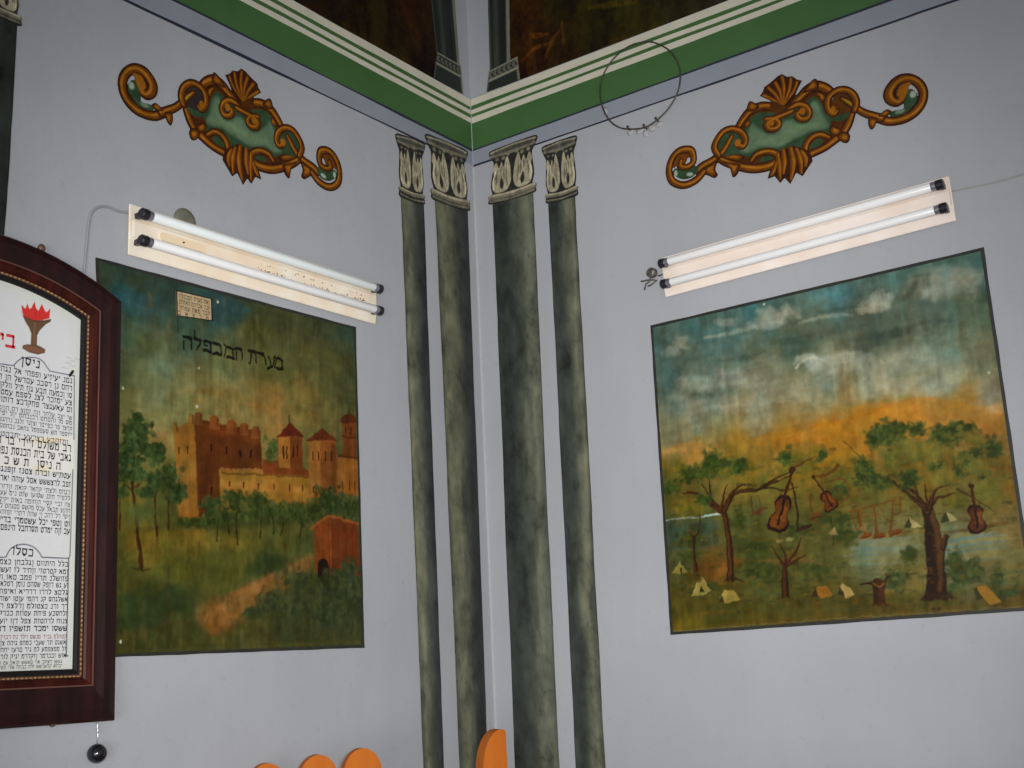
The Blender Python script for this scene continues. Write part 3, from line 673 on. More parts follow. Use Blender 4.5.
def paint_castle(cv):
    g = np.random.default_rng(3)
    # clouds of warm light
    cv.stroke([(188, 391), (215, 392), (245, 402), (275, 408)], [1, 5, 8, 2], (158, 118, 58), 5, .55)
    cv.stroke([(225, 398), (262, 412), (300, 418)], [2, 9, 3], (172, 132, 72), 6, .4)
    cv.stroke([(200, 300), (225, 306), (250, 312)], [4, 10, 4], (52, 92, 102), 6, .6); cv.stroke([(112, 296), (130, 300), (160, 300)], [4, 9, 3], (58, 104, 114), 6, .6)
    cv.stroke([(165, 345), (163, 375), (160, 400)], [6, 12, 6], (108, 138, 112), 8, .5)
    # ground light and path
    cv.stroke([(135, 545), (190, 540), (250, 545)], [8, 16, 6], (136, 116, 48), 8, .5)
    cv.fill([(196, 612), (214, 634), (238, 620), (272, 596), (306, 574), (310, 556), (284, 562), (250, 580), (222, 596)], (158, 112, 60), 9, .85, smooth=True)
    cv.stroke([(206, 616), (240, 596), (290, 566)], [5, 9, 4], (178, 124, 72), 6, .55)
    cv.stroke([(222, 594), (255, 576), (300, 556)], [3, 7, 4], (62, 92, 52), 5, .6)
    for i in range(700):
        x = 116 + g.random() * 244; y = 522 + g.random() * 126; L_ = 2 + g.random() * 7
        cv.stroke([(x, y), (x + g.normal(0, 1), y + L_)], 1 + g.random() * 3, ((64, 76, 38), (52, 68, 40), (104, 96, 42), (118, 100, 44), (84, 84, 40), (92, 76, 40))[g.integers(6)], 2, .15 + .2 * g.random(), smooth=False)
    for i in range(240):
        x = 116 + g.random() * 236; y = 290 + g.random() * 130; L_ = 3 + g.random() * 12
        cv.stroke([(x, y), (x + g.normal(0, 1.4), y + L_)], 1.5 + g.random() * 4, ((72, 96, 82), (96, 104, 66), (84, 84, 48), (128, 118, 72), (62, 84, 72))[g.integers(5)], 3, .12 + .14 * g.random(), smooth=False)
    # castle: left tower
    LITE = (164, 112, 50); DARK = (126, 66, 32)
    cv.fill([(173, 430), (194.5, 419), (198, 520), (178, 516)], LITE, 1.4)
    cv.stroke([(176, 470), (180, 512)], [4, 6], (182, 128, 62), 5, .6)
    cv.fill([(194, 419), (260, 431), (261.5, 470), (219, 470), (219, 497), (198, 520)], DARK, 1.4)
    cv.stroke([(200, 428), (230, 434), (256, 440)], 7, (146, 74, 40), 5, .6)
    cv.stroke([(203, 500), (210, 470), (212, 440)], [6, 12, 6], (118, 54, 32), 6, .6)
    for x, y, w in ((175, 429, 4.5), (190, 420.5, 6), (198, 420, 9), (214, 424, 10), (230.5, 428, 11), (243.5, 430, 9), (255, 433, 9)):
        cv.fill([(x - w / 2, y + 6), (x - w / 2.1, y - 4), (x - w / 4, y - 7.5), (x + w / 4, y - 7.5), (x + w / 2.1, y - 4), (x + w / 2, y + 6)], (154, 88, 48) if x > 195 else LITE, 1.2); cv.stroke([(x + w * .3, y - 5), (x + w * .32, y + 3)], 1.6, (112, 58, 32), 1.4, .6)
    for x, y, h in ((210.5, 447, 6), (226, 450.5, 5), (239.5, 453, 5), (250, 454, 6), (211, 491, 7)):
        cv.stroke([(x, y - h / 2), (x, y + h / 2)], 2, (52, 26, 22), 1)
    for x, y in ((179, 451), (187, 450)): cv.stroke([(x, y - 2.5), (x, y + 2.5)], 1.6, (96, 54, 32), 1)
    # curtain wall
    cv.fill([(219, 470), (262, 472), (309, 474), (310, 508), (219, 510)], (166, 120, 50), 1.4)
    cv.stroke([(222, 486), (260, 488), (306, 490)], [6, 10, 6], (192, 136, 66), 6, .6)
    for i in range(16):
        x = 221 + i * 5.4; cv.stroke([(x, 469.5 + i * .22), (x + 2.4, 469.6 + i * .22)], 3, (176, 114, 58), 1)
    cv.stroke([(221, 473), (262, 475), (308, 477)], 1.2, (122, 66, 38), 1, .8)
    for x, y in ((229, 484), (243, 485), (258, 486), (274, 487), (289, 488), (302, 488)): cv.stroke([(x, y - 2.6), (x, y + 2.6)], 1.6, (122, 62, 38), 1)
    # rear block, bush, hexagonal tower
    cv.fill([(262, 459), (280, 462), (300, 468), (309, 470), (309, 476), (262, 474)], (150, 78, 42), 1.3)
    cv.dabs((270, 450), 8, 10, [(68, 96, 54), (52, 86, 48), (86, 104, 56)], 46, 2.4, .75)
    cv.fill([(278, 437), (289.5, 434), (302, 437), (302, 470), (279, 469)], (152, 82, 42), 1.2); cv.fill([(278, 437), (289, 435), (290, 468), (279, 468)], (182, 122, 58), 1.2)
    cv.fill([(275.5, 437.5), (289, 422.5), (304, 437.5), (290, 435.4)], (128, 50, 32), 1); cv.stroke([(289, 424), (289, 416)], 1.1, (60, 40, 30), .8)
    for x, y in ((283, 452), (286.5, 453), (293, 452), (297, 452)): cv.stroke([(x, y - 6), (x, y + 5)], 1.7, (70, 36, 26), 1)
    # large round tower
    cv.fill([(308, 440), (323, 438), (335.5, 442), (337, 496), (309, 497)], (166, 96, 48), 1.3); cv.fill([(308, 440), (319, 439), (321, 495), (309, 497)], (180, 116, 56), 3); cv.stroke([(333, 446), (334, 492)], 6, (128, 66, 36), 4, .7)
    cv.fill([(304.5, 441), (322, 428.5), (338, 442), (322, 440)], (138, 62, 38), 1)
    for x in (312, 318, 325, 330.5): cv.stroke([(x, 452), (x, 460)], 1.7, (82, 42, 28), 1)
    cv.stroke([(313, 487), (313, 492)], 1.6, (110, 56, 34), 1)
    # minaret and right range
    cv.fill([(337, 456), (358, 458), (359, 496), (337, 492)], (172, 114, 54), 1.4); cv.stroke([(338, 456), (358, 459)], 2.4, (126, 62, 36), 1)
    cv.fill([(341.5, 422), (355.5, 422), (356, 458), (342.5, 456)], (146, 82, 46), 1.2); cv.fill([(341, 423), (342.5, 417), (348, 413.5), (354, 417), (356, 423)], (120, 58, 36), 1, smooth=True)
    cv.stroke([(348, 414), (348, 408)], 1, (60, 40, 30), .8); cv.stroke([(342, 437), (356, 438)], 1.4, (104, 56, 36), 1)
    for x in (345, 350): cv.stroke([(x, 428), (x, 434)], 1.5, (76, 40, 28), 1)
    for x in (342, 349, 354): cv.stroke([(x, 482), (x, 490)], 1.5, (112, 58, 34), 1)
    # belt of trees before the walls
    G3 = [(54, 84, 46), (44, 74, 42), (66, 92, 50), (80, 98, 50), (48, 70, 36)]
    cv.stroke([(178, 522), (205, 524), (240, 520), (280, 514), (312, 512), (340, 506), (360, 508)], [4, 10, 16, 18, 18, 16, 14], (58, 80, 44), 7, .85)
    cv.stroke([(150, 528), (180, 524), (205, 526)], [3, 6, 6], (72, 84, 44), 5, .7)
    for x, y, rx, ry, n in ((212, 507, 11, 9, 60), (235, 503, 13, 10, 80), (232, 497, 8, 6, 40), (258, 501, 9, 8, 60), (262, 510, 12, 8, 50), (282, 512, 14, 9, 70), (300, 514, 12, 9, 60), (327, 497, 11, 12, 90), (338, 505, 18, 8, 70), (316, 510, 12, 8, 40), (350, 512, 9, 8, 40), (240, 517, 30, 5, 60), (200, 522, 20, 4, 40)):
        cv.dabs((x, y), rx, ry, G3, n, 2.5, .7)
    for x, y0, y1 in ((217, 512, 541), (237, 510, 545), (238.5, 500, 512), (261, 508, 538), (282, 518, 536), (300, 518, 536), (228, 515, 534), (272, 516, 534)):
        cv.stroke([(x, y0), (x + g.normal(0, .6), (y0 + y1) / 2), (x + g.normal(0, 1), y1)], [1, 1.5, 2], (56, 48, 30), 1, .8)
    # pines on the left
    TG = [(46, 80, 48), (38, 70, 44), (58, 92, 54), (70, 104, 62)]
    for pts, w in (([(141, 568), (137, 530), (132.5, 490), (133, 455)], [4.5, 3.4, 2.8, 1.6]), ([(156, 536), (154.5, 505), (155, 480)], [3, 2.4, 1.6]), ([(168, 530), (168, 500), (169, 490)], [2.4, 2, 1.4]), ([(119, 530), (119, 495)], [2, 1.4])):
        cv.stroke(pts, w, (82, 50, 32), 1, .95)
    for pts in ([(132, 492), (124, 484)], [(132, 490), (141, 482)], [(155, 492), (163, 486)]): cv.stroke(pts, 1.6, (92, 52, 36), 1, .8)
    for x, y, rx, ry, n in ((136, 419, 5, 8, 34), (133, 434, 11, 11, 100), (142, 430, 9, 8, 50), (128, 446, 8, 6, 40), (148, 449, 11, 8, 70), (156, 455, 10, 9, 70), (123, 458, 7, 7, 40), (137, 462, 8, 5, 30), (122, 473, 10, 8, 70), (138, 474, 9, 6, 50), (157, 483, 13, 9, 90), (166, 478, 9, 7, 50), (145, 492, 8, 5, 40), (176, 492, 10, 9, 80), (121, 492, 6, 5, 26), (170, 470, 9, 4, 24)):
        cv.dabs((x, y), rx, ry, TG, n, 2.4, .72)
    cv.dabs((140, 512), 26, 12, [(92, 110, 62), (82, 100, 54)], 70, 3.4, .25); cv.stroke([(130, 568), (141, 570), (150, 569)], [1, 3, 1], (60, 52, 30), 2, .6)
    # gate house
    cv.fill([(312.5, 528), (328, 518), (329, 574), (315, 573)], (160, 82, 42), 1.3); cv.fill([(328, 517), (357, 524), (360, 576), (329, 574)], (146, 72, 40), 1.3)
    cv.stroke([(310, 529), (328, 516.5), (343, 520), (358, 524)], 2.4, (178, 100, 50), 1); cv.stroke([(329, 522), (331, 572)], 1.6, (178, 96, 50), 1, .8)
    for x in (338, 345, 352): cv.stroke([(x, 526), (x + 1, 572)], 1.3, (122, 56, 36), 1, .7)
    cv.fill([(318, 578), (317.5, 564), (320, 559), (324, 558), (327.5, 562), (328, 578)], (52, 32, 24), 1, smooth=True)
    # bushes
    BG = [(56, 78, 50), (48, 70, 48), (66, 86, 58), (76, 90, 54)]
    for x, y, rx, ry, n in ((335, 585, 24, 12, 150), (350, 600, 14, 16, 110), (342, 575, 14, 6, 60), (296, 580, 15, 10, 90), (272, 600, 12, 10, 80), (300, 606, 20, 12, 100), (252, 612, 10, 6, 40), (325, 612, 20, 12, 100), (350, 566, 8, 8, 40)):
        cv.dabs((x, y), rx, ry, BG, n, 3, .55)
    for x, y, rx, ry, n in ((135, 610, 24, 22, 90), (165, 600, 20, 20, 70), (270, 565, 22, 10, 60)): cv.dabs((x, y), rx, ry, [(56, 84, 50), (64, 88, 48), (48, 76, 50)], n, 5, .3)
    cv.stroke([(167, 560), (168, 600), (168, 645)], [3, 7, 4], (60, 62, 34), 4, .4); cv.stroke([(240, 632), (242, 645)], 7, (92, 102, 62), 4, .5)
    cv.stroke([(116, 652), (200, 649), (360, 642)], 3, (96, 92, 50), 3, .4)
    for x, y in ((199, 369), (196, 407), (122, 389), (217, 303), (120, 642)): cv.blob((x, y), 1.1, 1.3, (196, 192, 172), .6)
    # title lettering
    K = (24, 26, 22)
    def cr(p): return (160 + p[0] / 7.314, 280 + p[1] / 7.314)
    thick = 3.0; thin = 1.75
    for pts, w in [([(168, 408), (222, 424)], thick), ([(222, 424), (226, 505)], thin), ([(172, 448), (171, 508)], thin + .2),
                   ([(248, 372), (250, 430)], thin), ([(246, 430), (296, 446)], thick), ([(297, 448), (289, 478), (264, 514)], thin),
                   ([(322, 448), (368, 464)], thick), ([(370, 464), (373, 522)], thin), ([(371, 524), (320, 519)], thick), ([(324, 450), (326, 484), (346, 488)], thin),
                   ([(388, 464), (436, 477)], thick), ([(438, 480), (443, 542)], thin), ([(442, 546), (390, 540)], thick),
                   ([(464, 468), (480, 486), (500, 494)], thin + .3), ([(478, 486), (468, 556)], thin), ([(494, 490), (528, 504)], thick), ([(530, 506), (531, 572)], thin), ([(531, 574), (490, 568)], thick),
                   ([(545, 498), (592, 512)], thick), ([(592, 510), (597, 582)], thin), ([(553, 528), (550, 578)], thin),
                   ([(645, 517), (695, 534)], thick), ([(697, 535), (699, 605)], thin), ([(661, 525), (657, 596), (646, 604)], thin + .2),
                   ([(712, 535), (755, 548)], thick), ([(757, 550), (768, 615)], thin),
                   ([(786, 560), (796, 590), (806, 630)], thin + .2), ([(832, 566), (824, 628), (784, 654)], thin + .4), ([(818, 640), (784, 656)], thick - .6),
                   ([(838, 558), (852, 576), (870, 582)], thin + .3), ([(850, 578), (838, 645)], thin), ([(864, 572), (890, 586)], thick), ([(892, 588), (894, 650)], thin), ([(893, 653), (855, 645)], thick)]:
        cv.stroke([cr(p) for p in pts], w, K, .8, .95, smooth=len(pts) > 2)
    cv.stroke([(177, 318), (177.2, 334)], 1, (34, 48, 42), .8, .8)
castle, cvL, kM = quad_mural('L', PL, [(97, 260), (354, 328.5), (362.5, 646), (113, 655)], 'castle_mural', 'painted mural of a walled castle among trees under a lettered green sky', 'mural', ctlL, paint_castle, 5)

# ================================================================== RIGHT MURAL
ctlR = [(660, 345, (85, 115, 110)), (700, 330, (80, 120, 118)), (760, 310, (80, 124, 122)), (830, 290, (86, 134, 138)), (900, 272, (84, 130, 128)), (970, 262, (85, 125, 118)), (670, 380, (85, 115, 108)), (720, 350, (92, 124, 118)), (790, 345, (84, 106, 92)), (860, 310, (88, 112, 104)), (930, 305, (92, 118, 108)), (985, 310, (86, 114, 94)), (985, 280, (84, 115, 106)),
        (680, 410, (120, 135, 120)), (720, 382, (100, 122, 112)), (760, 378, (122, 137, 117)), (830, 378, (137, 147, 127)), (880, 338, (90, 110, 94)), (890, 362, (118, 138, 120)), (940, 350, (120, 146, 128)), (982, 360, (118, 132, 106)), (670, 432, (128, 130, 100)), (700, 422, (138, 143, 117)), (760, 410, (142, 146, 120)), (820, 400, (150, 148, 108)), (880, 385, (147, 152, 122)), (940, 380, (152, 157, 132)), (990, 388, (142, 142, 116)),
        (665, 455, (150, 122, 58)), (700, 451, (182, 140, 66)), (740, 446, (174, 130, 50)), (780, 440, (174, 130, 48)), (830, 430, (200, 132, 38)), (870, 418, (196, 136, 46)), (910, 408, (196, 146, 62)), (960, 402, (190, 146, 72)), (990, 412, (172, 140, 86)), (1002, 440, (162, 128, 64)),
        (670, 480, (92, 94, 42)), (690, 500, (118, 104, 45)), (740, 470, (146, 120, 45)), (800, 470, (150, 118, 42)), (840, 460, (162, 118, 38)), (910, 460, (132, 112, 45)), (980, 470, (142, 112, 45)), (1010, 480, (150, 110, 42)), (920, 490, (126, 108, 42)), (870, 490, (110, 102, 45)), (830, 490, (118, 98, 40)),
        (672, 535, (68, 94, 76)), (700, 530, (76, 98, 74)), (750, 530, (84, 92, 48)), (760, 555, (72, 80, 38)), (800, 540, (102, 98, 48)), (840, 545, (98, 98, 48)), (680, 565, (84, 92, 54)), (720, 572, (132, 94, 42)), (760, 580, (94, 98, 50)), (870, 552, (112, 132, 106)), (890, 568, (116, 128, 88)), (960, 548, (112, 134, 114)), (1000, 530, (140, 122, 70)), (1005, 560, (132, 122, 70)), (910, 572, (136, 122, 62)), (985, 575, (110, 116, 76)),
        (680, 600, (98, 90, 38)), (720, 610, (86, 84, 35)), (760, 600, (98, 94, 42)), (800, 610, (92, 86, 38)), (850, 605, (88, 88, 42)), (900, 600, (106, 90, 38)), (950, 600, (104, 84, 38)), (1000, 590, (98, 88, 45)), (690, 626, (118, 104, 36)), (760, 624, (112, 94, 32)), (850, 614, (116, 88, 32)), (950, 607, (108, 84, 35)), (1014, 602, (112, 94, 40))]
def paint_trees(cv):
    g = np.random.default_rng(8)
    # clouds
    def cloud(pts, w, c, op=.5, soft=7): cv.stroke(pts, w, c, soft, op, dry=.5, seed=int(pts[0][0]))
    CL = (158, 172, 156)
    for x, y, rx, ry, op in ((776, 316, 15, 9, .75), (766, 322, 14, 7, .5), (790, 311, 11, 7, .55), (754, 326, 10, 4, .4), (680, 344, 9, 7, .45), (672, 351, 9, 5, .4), (725, 322, 13, 4, .42), (883, 300, 10, 8, .7), (876, 306, 11, 6, .6), (866, 311, 12, 3, .5), (945, 283, 26, 11, .42), (958, 276, 18, 8, .36), (930, 292, 18, 8, .36), (972, 288, 8, 8, .3), (700, 384, 20, 8, .4), (735, 378, 24, 9, .4), (812, 360, 14, 5, .7), (830, 364, 22, 8, .5), (852, 358, 16, 8, .5), (870, 368, 20, 10, .4), (918, 358, 26, 12, .35), (800, 392, 40, 12, .32), (712, 405, 34, 9, .36), (905, 385, 40, 8, .4)):
        cv.blob((x, y), rx, ry, (166, 172, 156), 1.1, op, -.2, rag=.9, seed=int(x))
    cloud([(705, 338), (745, 330), (768, 323)], [2, 5, 3], CL, .6, 4); cloud([(800, 322), (830, 316), (852, 315)], [2, 4, 2], CL, .55, 4); cloud([(796, 368), (804, 361), (815, 358), (826, 361)], [2, 3, 3, 1], (186, 190, 168), .8, 3)
    cloud([(700, 408), (750, 404), (790, 400)], [2, 4, 2], (160, 170, 150), .5, 5)
    for pts, w in (([(772, 343), (790, 341), (806, 343)], [2, 8, 2]), ([(720, 360), (745, 358), (765, 352)], [2, 7, 2]), ([(690, 396), (702, 394), (714, 396)], [2, 6, 2]), ([(850, 340), (885, 335), (925, 326), (950, 320)], [3, 9, 10, 3]), ([(850, 350), (872, 345), (886, 342)], [2, 7, 2]), ([(818, 312), (840, 310), (858, 306)], [2, 5, 2]), ([(905, 300), (912, 290), (915, 282)], [3, 6, 3]), ([(915, 336), (930, 332), (945, 335)], [3, 8, 3])):
        cloud(pts, w, (70, 92, 82), .55, 6)
    cv.stroke([(961, 325), (963, 345)], [6, 9], (112, 120, 78), 7, .5); cv.blob((700, 398), 9, 3, (84, 112, 108), 1.2, .4)
    # hill line
    cv.fill([(820, 432), (822, 424), (850, 418), (880, 409), (905, 400), (930, 397), (960, 402), (985, 408), (998, 405), (1005, 420), (1000, 436), (900, 440)], (206, 142, 48), 3, .6, smooth=True)
    cv.stroke([(822, 425), (850, 419), (882, 409), (908, 400)], [2, 3, 2.6, 1], (200, 124, 34), 3, .45); cv.fill([(818, 440), (822, 426), (840, 424), (868, 440), (870, 458), (846, 456)], (200, 136, 40), 8, .45, smooth=True)
    cv.stroke([(662, 452), (690, 447), (712, 452)], [4, 10, 4], (196, 150, 78), 5, .6); cv.stroke([(752, 442), (768, 440), (800, 436), (816, 438)], [4, 12, 12, 4], (196, 142, 48), 5, .5)
    cv.blob((996, 408), 8, 4, (186, 168, 122), 1.2, .6); cv.blob((992, 394), 8, 9, (128, 128, 118), 1.3, .4)
    # far shrubs
    SH = [(104, 108, 44), (122, 114, 42), (92, 100, 44), (140, 118, 40)]
    for x, y, rx, ry, n in ((680, 470, 16, 10, 60), (735, 470, 30, 10, 90), (800, 462, 34, 14, 110), (780, 485, 30, 12, 90), (850, 480, 24, 18, 100), (690, 510, 22, 10, 60), (990, 490, 26, 24, 120), (960, 500, 26, 14, 80)): cv.dabs((x, y), rx, ry, SH, n, 3.4, .35)
    cv.dabs((830, 458), 14, 12, [(186, 132, 40), (170, 122, 40)], 40, 3, .4)
    # water and banks
    for y in np.arange(541, 566, 2.2):
        cv.stroke([(848 + g.normal(0, 5), y), (885, y - 2), (918 + g.normal(0, 3), y - 3.4)], [1, 3, 1], ((112, 148, 140), (124, 146, 118), (104, 132, 124), (132, 138, 92))[g.integers(4)], 2, .5)
    for y in np.arange(536, 562, 2.0):
        cv.stroke([(946 + g.normal(0, 2), y + 3), (980, y), (1010 + g.normal(0, 6), y - 3)], [1, 3, 1], ((112, 148, 142), (104, 142, 136), (150, 142, 88), (120, 142, 112))[g.integers(4)], 2, .55)
    cv.stroke([(944, 532), (975, 529), (1008, 522)], [2, 4, 3], (120, 88, 38), 2, .7); cv.stroke([(850, 541), (890, 535), (925, 530)], [2, 3, 2], (148, 122, 56), 2, .7); cv.stroke([(940, 538), (970, 534)], [2, 4], (158, 134, 66), 2, .7)
    cv.stroke([(666, 520), (690, 518), (722, 514)], [1.4, 1.8, 2], (146, 168, 148), 1.2, .8); cv.stroke([(702, 516.5), (720, 514.6)], 1.8, (196, 206, 190), 1, .8)
    cv.fill([(666, 522), (716, 518), (722, 545), (668, 552)], (62, 92, 76), 6, .5)
    DK = [(58, 84, 40), (48, 74, 40), (74, 94, 42), (88, 98, 44)]
    for x, y, rx, ry, n in ((690, 540, 20, 14, 60), (740, 520, 10, 14, 40), (760, 548, 16, 10, 70), (800, 530, 20, 8, 40), (845, 536, 16, 9, 60), (830, 518, 12, 10, 40), (690, 555, 22, 6, 30), (705, 588, 24, 6, 40), (760, 572, 24, 8, 50), (820, 568, 22, 10, 60), (842, 520, 12, 8, 30), (910, 555, 10, 8, 40), (840, 490, 12, 10, 30)): cv.dabs((x, y), rx, ry, DK, n, 3.2, .45)
    for x, y, rx, ry, n in ((896, 580, 12, 9, 90), (956, 562, 9, 12, 70), (975, 570, 11, 8, 60), (998, 580, 7, 14, 60), (962, 578, 12, 8, 50), (1012, 590, 7, 6, 30), (945, 590, 14, 5, 30)): cv.dabs((x, y), rx, ry, [(64, 92, 54), (52, 80, 46), (80, 104, 62)], n, 2.8, .6)
    cv.stroke([(740, 562), (725, 568), (715, 578)], [3, 10, 4], (160, 100, 38), 5, .6); cv.stroke([(760, 562), (800, 560), (830, 566)], [2, 4, 2], (146, 110, 56), 4, .5)
    cv.stroke([(670, 612), (760, 606), (860, 600), (1015, 588)], [5, 8, 8, 5], (84, 82, 34), 6, .4); cv.stroke([(670, 630), (800, 620), (1020, 606)], 5, (124, 100, 34), 5, .4)
    # broken strokes of the meadow
    for i in range(900):
        x = 668 + g.random() * 352; y = 458 + g.random() ** .8 * 160; y -= (x - 668) * .07; L_ = 2 + g.random() * 7
        if 842 < x < 930 and 536 < y < 566 or x > 942 and 532 < y < 562: continue
        cv.stroke([(x, y), (x + L_, y - .6 + g.normal(0, .8))], 1 + g.random() * 2.6, ((66, 84, 36), (52, 70, 34), (120, 104, 40), (138, 106, 38), (92, 92, 40), (78, 70, 34), (104, 78, 36))[g.integers(7)], 1.6, .2 + .3 * g.random(), smooth=False)
    # ---- tree on the left
    TR = (74, 46, 32); TH = (128, 74, 44)
    def limb(pts, w, hi=True):
        cv.stroke(pts, w, TR, 1)
        if hi: cv.stroke([(x - .7, y) for x, y in pts], np.array(w) * .38, TH, 1.2, .75)
    limb([(731, 580), (730, 550), (726, 520), (723, 508)], [9, 7, 6, 6]); cv.stroke([(724, 582), (731, 578), (744, 582)], [1, 4, 1], TR, 2, .8)
    limb([(722, 512), (712, 505), (701, 496), (692, 493), (683, 493)], [5, 4, 3, 2.4, 1.4]); limb([(722, 510), (712, 500), (702, 484)], [4, 2.4, 1]); limb([(712, 502), (710, 488), (709, 478)], [2, 1.6, .8])
    limb([(725, 510), (729, 500), (736, 493), (746, 490), (756, 490), (766, 486), (778, 481)], [6, 5, 4, 4, 3.6, 3, 2]); limb([(727, 508), (731, 495), (740, 486), (752, 484)], [4, 3, 2, 1]); limb([(722, 510), (724, 494), (728, 484)], [3, 2, .8])
    limb([(756, 490), (770, 488), (785, 490), (798, 487)], [2.4, 2, 1.4, .8], False); limb([(764, 486), (778, 478), (794, 470)], [2, 1.6, .8], False)
    for x, y, rx, ry, n in ((712, 463, 9, 13, 120), (704, 470, 6, 8, 40), (690, 475, 10, 8, 90), (740, 466, 9, 8, 70), (722, 464, 6, 6, 30), (672, 488, 9, 9, 40), (703, 500, 9, 6, 30), (785, 456, 8, 9, 50), (823, 455, 5, 5, 24)): cv.dabs((x, y), rx, ry, [(58, 90, 42), (48, 80, 42), (74, 102, 46)], n, 2.5, .55)
    # hanging horn and pale branch
    cv.stroke([(752, 496), (754, 512), (762, 512), (758, 496)], [1.4, 1.8, 1.6, 1], (122, 74, 46), 1, .9); cv.stroke([(752, 515), (760, 511), (766, 509)], [1.4, 3, 1], (132, 74, 44), 1, .9)
    # ---- little bare trees
    limb([(786, 598), (785, 580), (786, 566), (789, 560)], [9, 7, 5, 4]); limb([(786, 568), (780, 560), (772, 547)], [4, 2.6, 1]); limb([(788, 562), (796, 552), (802, 538)], [4, 2.6, .8]); limb([(788, 566), (797, 560), (806, 556)], [3.4, 2.4, 1]); limb([(786, 564), (785, 552), (781, 545)], [2.6, 1.6, .7])
    cv.stroke([(772, 601), (786, 598), (800, 601)], [1, 3.4, 1], TR, 2, .8)
    limb([(696, 574), (695, 555), (694, 537)], [4.4, 3.6, 2.6]); limb([(694, 540), (690, 532)], [1.6, .8]); limb([(694, 540), (699, 530), (700, 515)], [1.8, 1.4, .8]); cv.stroke([(688, 530), (696, 533)], [1, 3], (140, 88, 42), 2, .7)
    # ---- violins and bows
    def violin(c, up, L, wb, rot=0., col=(138, 76, 34)):
        a = np.array(up, float) - np.array(c, float); ln = np.linalg.norm(a); a /= ln; b = np.array([-a[1], a[0]]); c = np.array(c, float)
        Q = lambda x, y: tuple(c + b * x * wb + a * y * L)
        body = [Q(0, -.5), Q(.42, -.44), Q(.5, -.22), Q(.3, .02), Q(.42, .26), (Q(.28, .46)), Q(0, .5), Q(-.28, .46), Q(-.42, .26), Q(-.3, .02), Q(-.5, -.22), Q(-.42, -.44)]
        cv.fill(body, (60, 32, 24), 1, smooth=True)
        cc = np.array(c)
        cv.fill([tuple(cc + (np.array(p) - cc) * .82) for p in body], col, 1, smooth=True)
        cv.fill([tuple(cc + (np.array(p) - cc) * .45 + b * wb * .12) for p in body], (168, 98, 44), 2.4, .7, smooth=True)
        cv.stroke([Q(0, -.3), Q(0, .5)], wb * .12, (58, 32, 26), 1)
        cv.stroke([Q(0, .45), tuple(up)], [wb * .16, wb * .13], (92, 50, 34), 1); cv.blob(up, wb * .15, wb * .15, (86, 46, 32), .6)
        cv.stroke([Q(-.16, -.2), Q(.16, -.2)], 1, (50, 28, 24), .8, .8)
    violin((781, 513.5), (792.5, 470), 38, 21); violin((829, 501), (814, 477), 20, 15); violin((976.5, 519), (971.5, 486), 30, 19, col=(122, 62, 36))
    cv.stroke([(796, 467), (806, 461), (816, 456.5)], [2.4, 2, 1], (126, 74, 32), 1, .8); cv.stroke([(776, 483), (790, 475)], 1.6, TR, 1, .7)
    cv.stroke([(958, 489), (970, 495), (984, 505), (996, 514)], [2.4, 1.4, 1.2, .8], (96, 62, 36), 1, .8); cv.stroke([(838, 466), (828, 474), (818, 476)], [4, 3, 2], (130, 76, 34), 1, .85)
    # bassoon and stand beside the cello
    cv.stroke([(792, 482), (797, 505), (798, 530)], [2, 2.4, 2.4], (70, 42, 34), 1, .9); cv.stroke([(796, 532), (804, 528), (811, 525)], [2, 4.4, 3], (80, 44, 36), 1, .9); cv.stroke([(832, 516), (833, 545)], 1, (54, 56, 34), 1, .8); cv.fill([(829, 535), (834, 528), (838, 536)], (166, 142, 88), 1, .8)
    # brass horns on the branch
    BRS = (132, 84, 36)
    for pts, w in (([(824, 483), (842, 479), (849, 488), (848, 498), (842, 500), (840, 489)], 1.6), ([(811, 494), (812, 510), (815, 516)], 2), ([(852, 512), (856, 528), (860, 528), (858, 514)], 1.4), ([(858, 510), (862, 526), (866, 535)], [1.5, 2, 3]), ([(874, 508), (876, 524), (877, 534)], [1.6, 2.4, 4]), ([(884, 512), (878, 506), (874, 510)], 1.3), ([(893, 500), (892, 520), (891, 532)], [1.5, 2.2, 4]), ([(900, 497), (900, 512), (895, 514)], 1.4), ([(850, 512), (870, 507), (895, 500)], [1.4, 1.8, 1.4])):
        cv.stroke(pts, w, BRS, 1, .9)
    for p, a in (((866, 536), .4), ((879, 536), .35), ((896, 533), .3), ((815, 517), .4)): cv.blob(p, 6.5, 2.2, (146, 84, 40), .6, .95, a); cv.stroke([(p[0] - 4, p[1] + 2.4), (p[0] + 6, p[1] - .6)], 1, (84, 46, 30), .8, .7)
    cv.stroke([(843, 441), (855, 452), (866, 462)], [1, 1.3, 1.6], (110, 78, 40), 1, .85); cv.stroke([(855, 464), (864, 456)], 1.2, (110, 78, 40), 1, .8)
    # ---- large tree on the right
    cv.stroke([(937, 598), (936.5, 572), (935, 548), (931, 522), (928, 508)], [21, 17, 16.5, 14, 11], TR, 1.4); cv.stroke([(941, 590), (940, 565), (938, 535), (932, 512)], [3, 5, 6, 5], (134, 84, 48), 3, .65); cv.stroke([(930, 590), (930, 560), (928, 535)], [4, 5, 4], (52, 36, 30), 3, .6)
    for i in range(26): cv.blob((933 + g.normal(0, 3.4), 520 + g.random() * 70), 2, 1.2, ((60, 40, 30), (120, 78, 48))[i % 2], .9, .5)
    cv.fill([(920, 600), (926, 594), (948, 592), (956, 599), (944, 598), (936, 601)], TR, 2, .9); cv.stroke([(942, 598), (950, 595), (958, 600)], [2, 4, 1], (92, 66, 38), 2, .7)
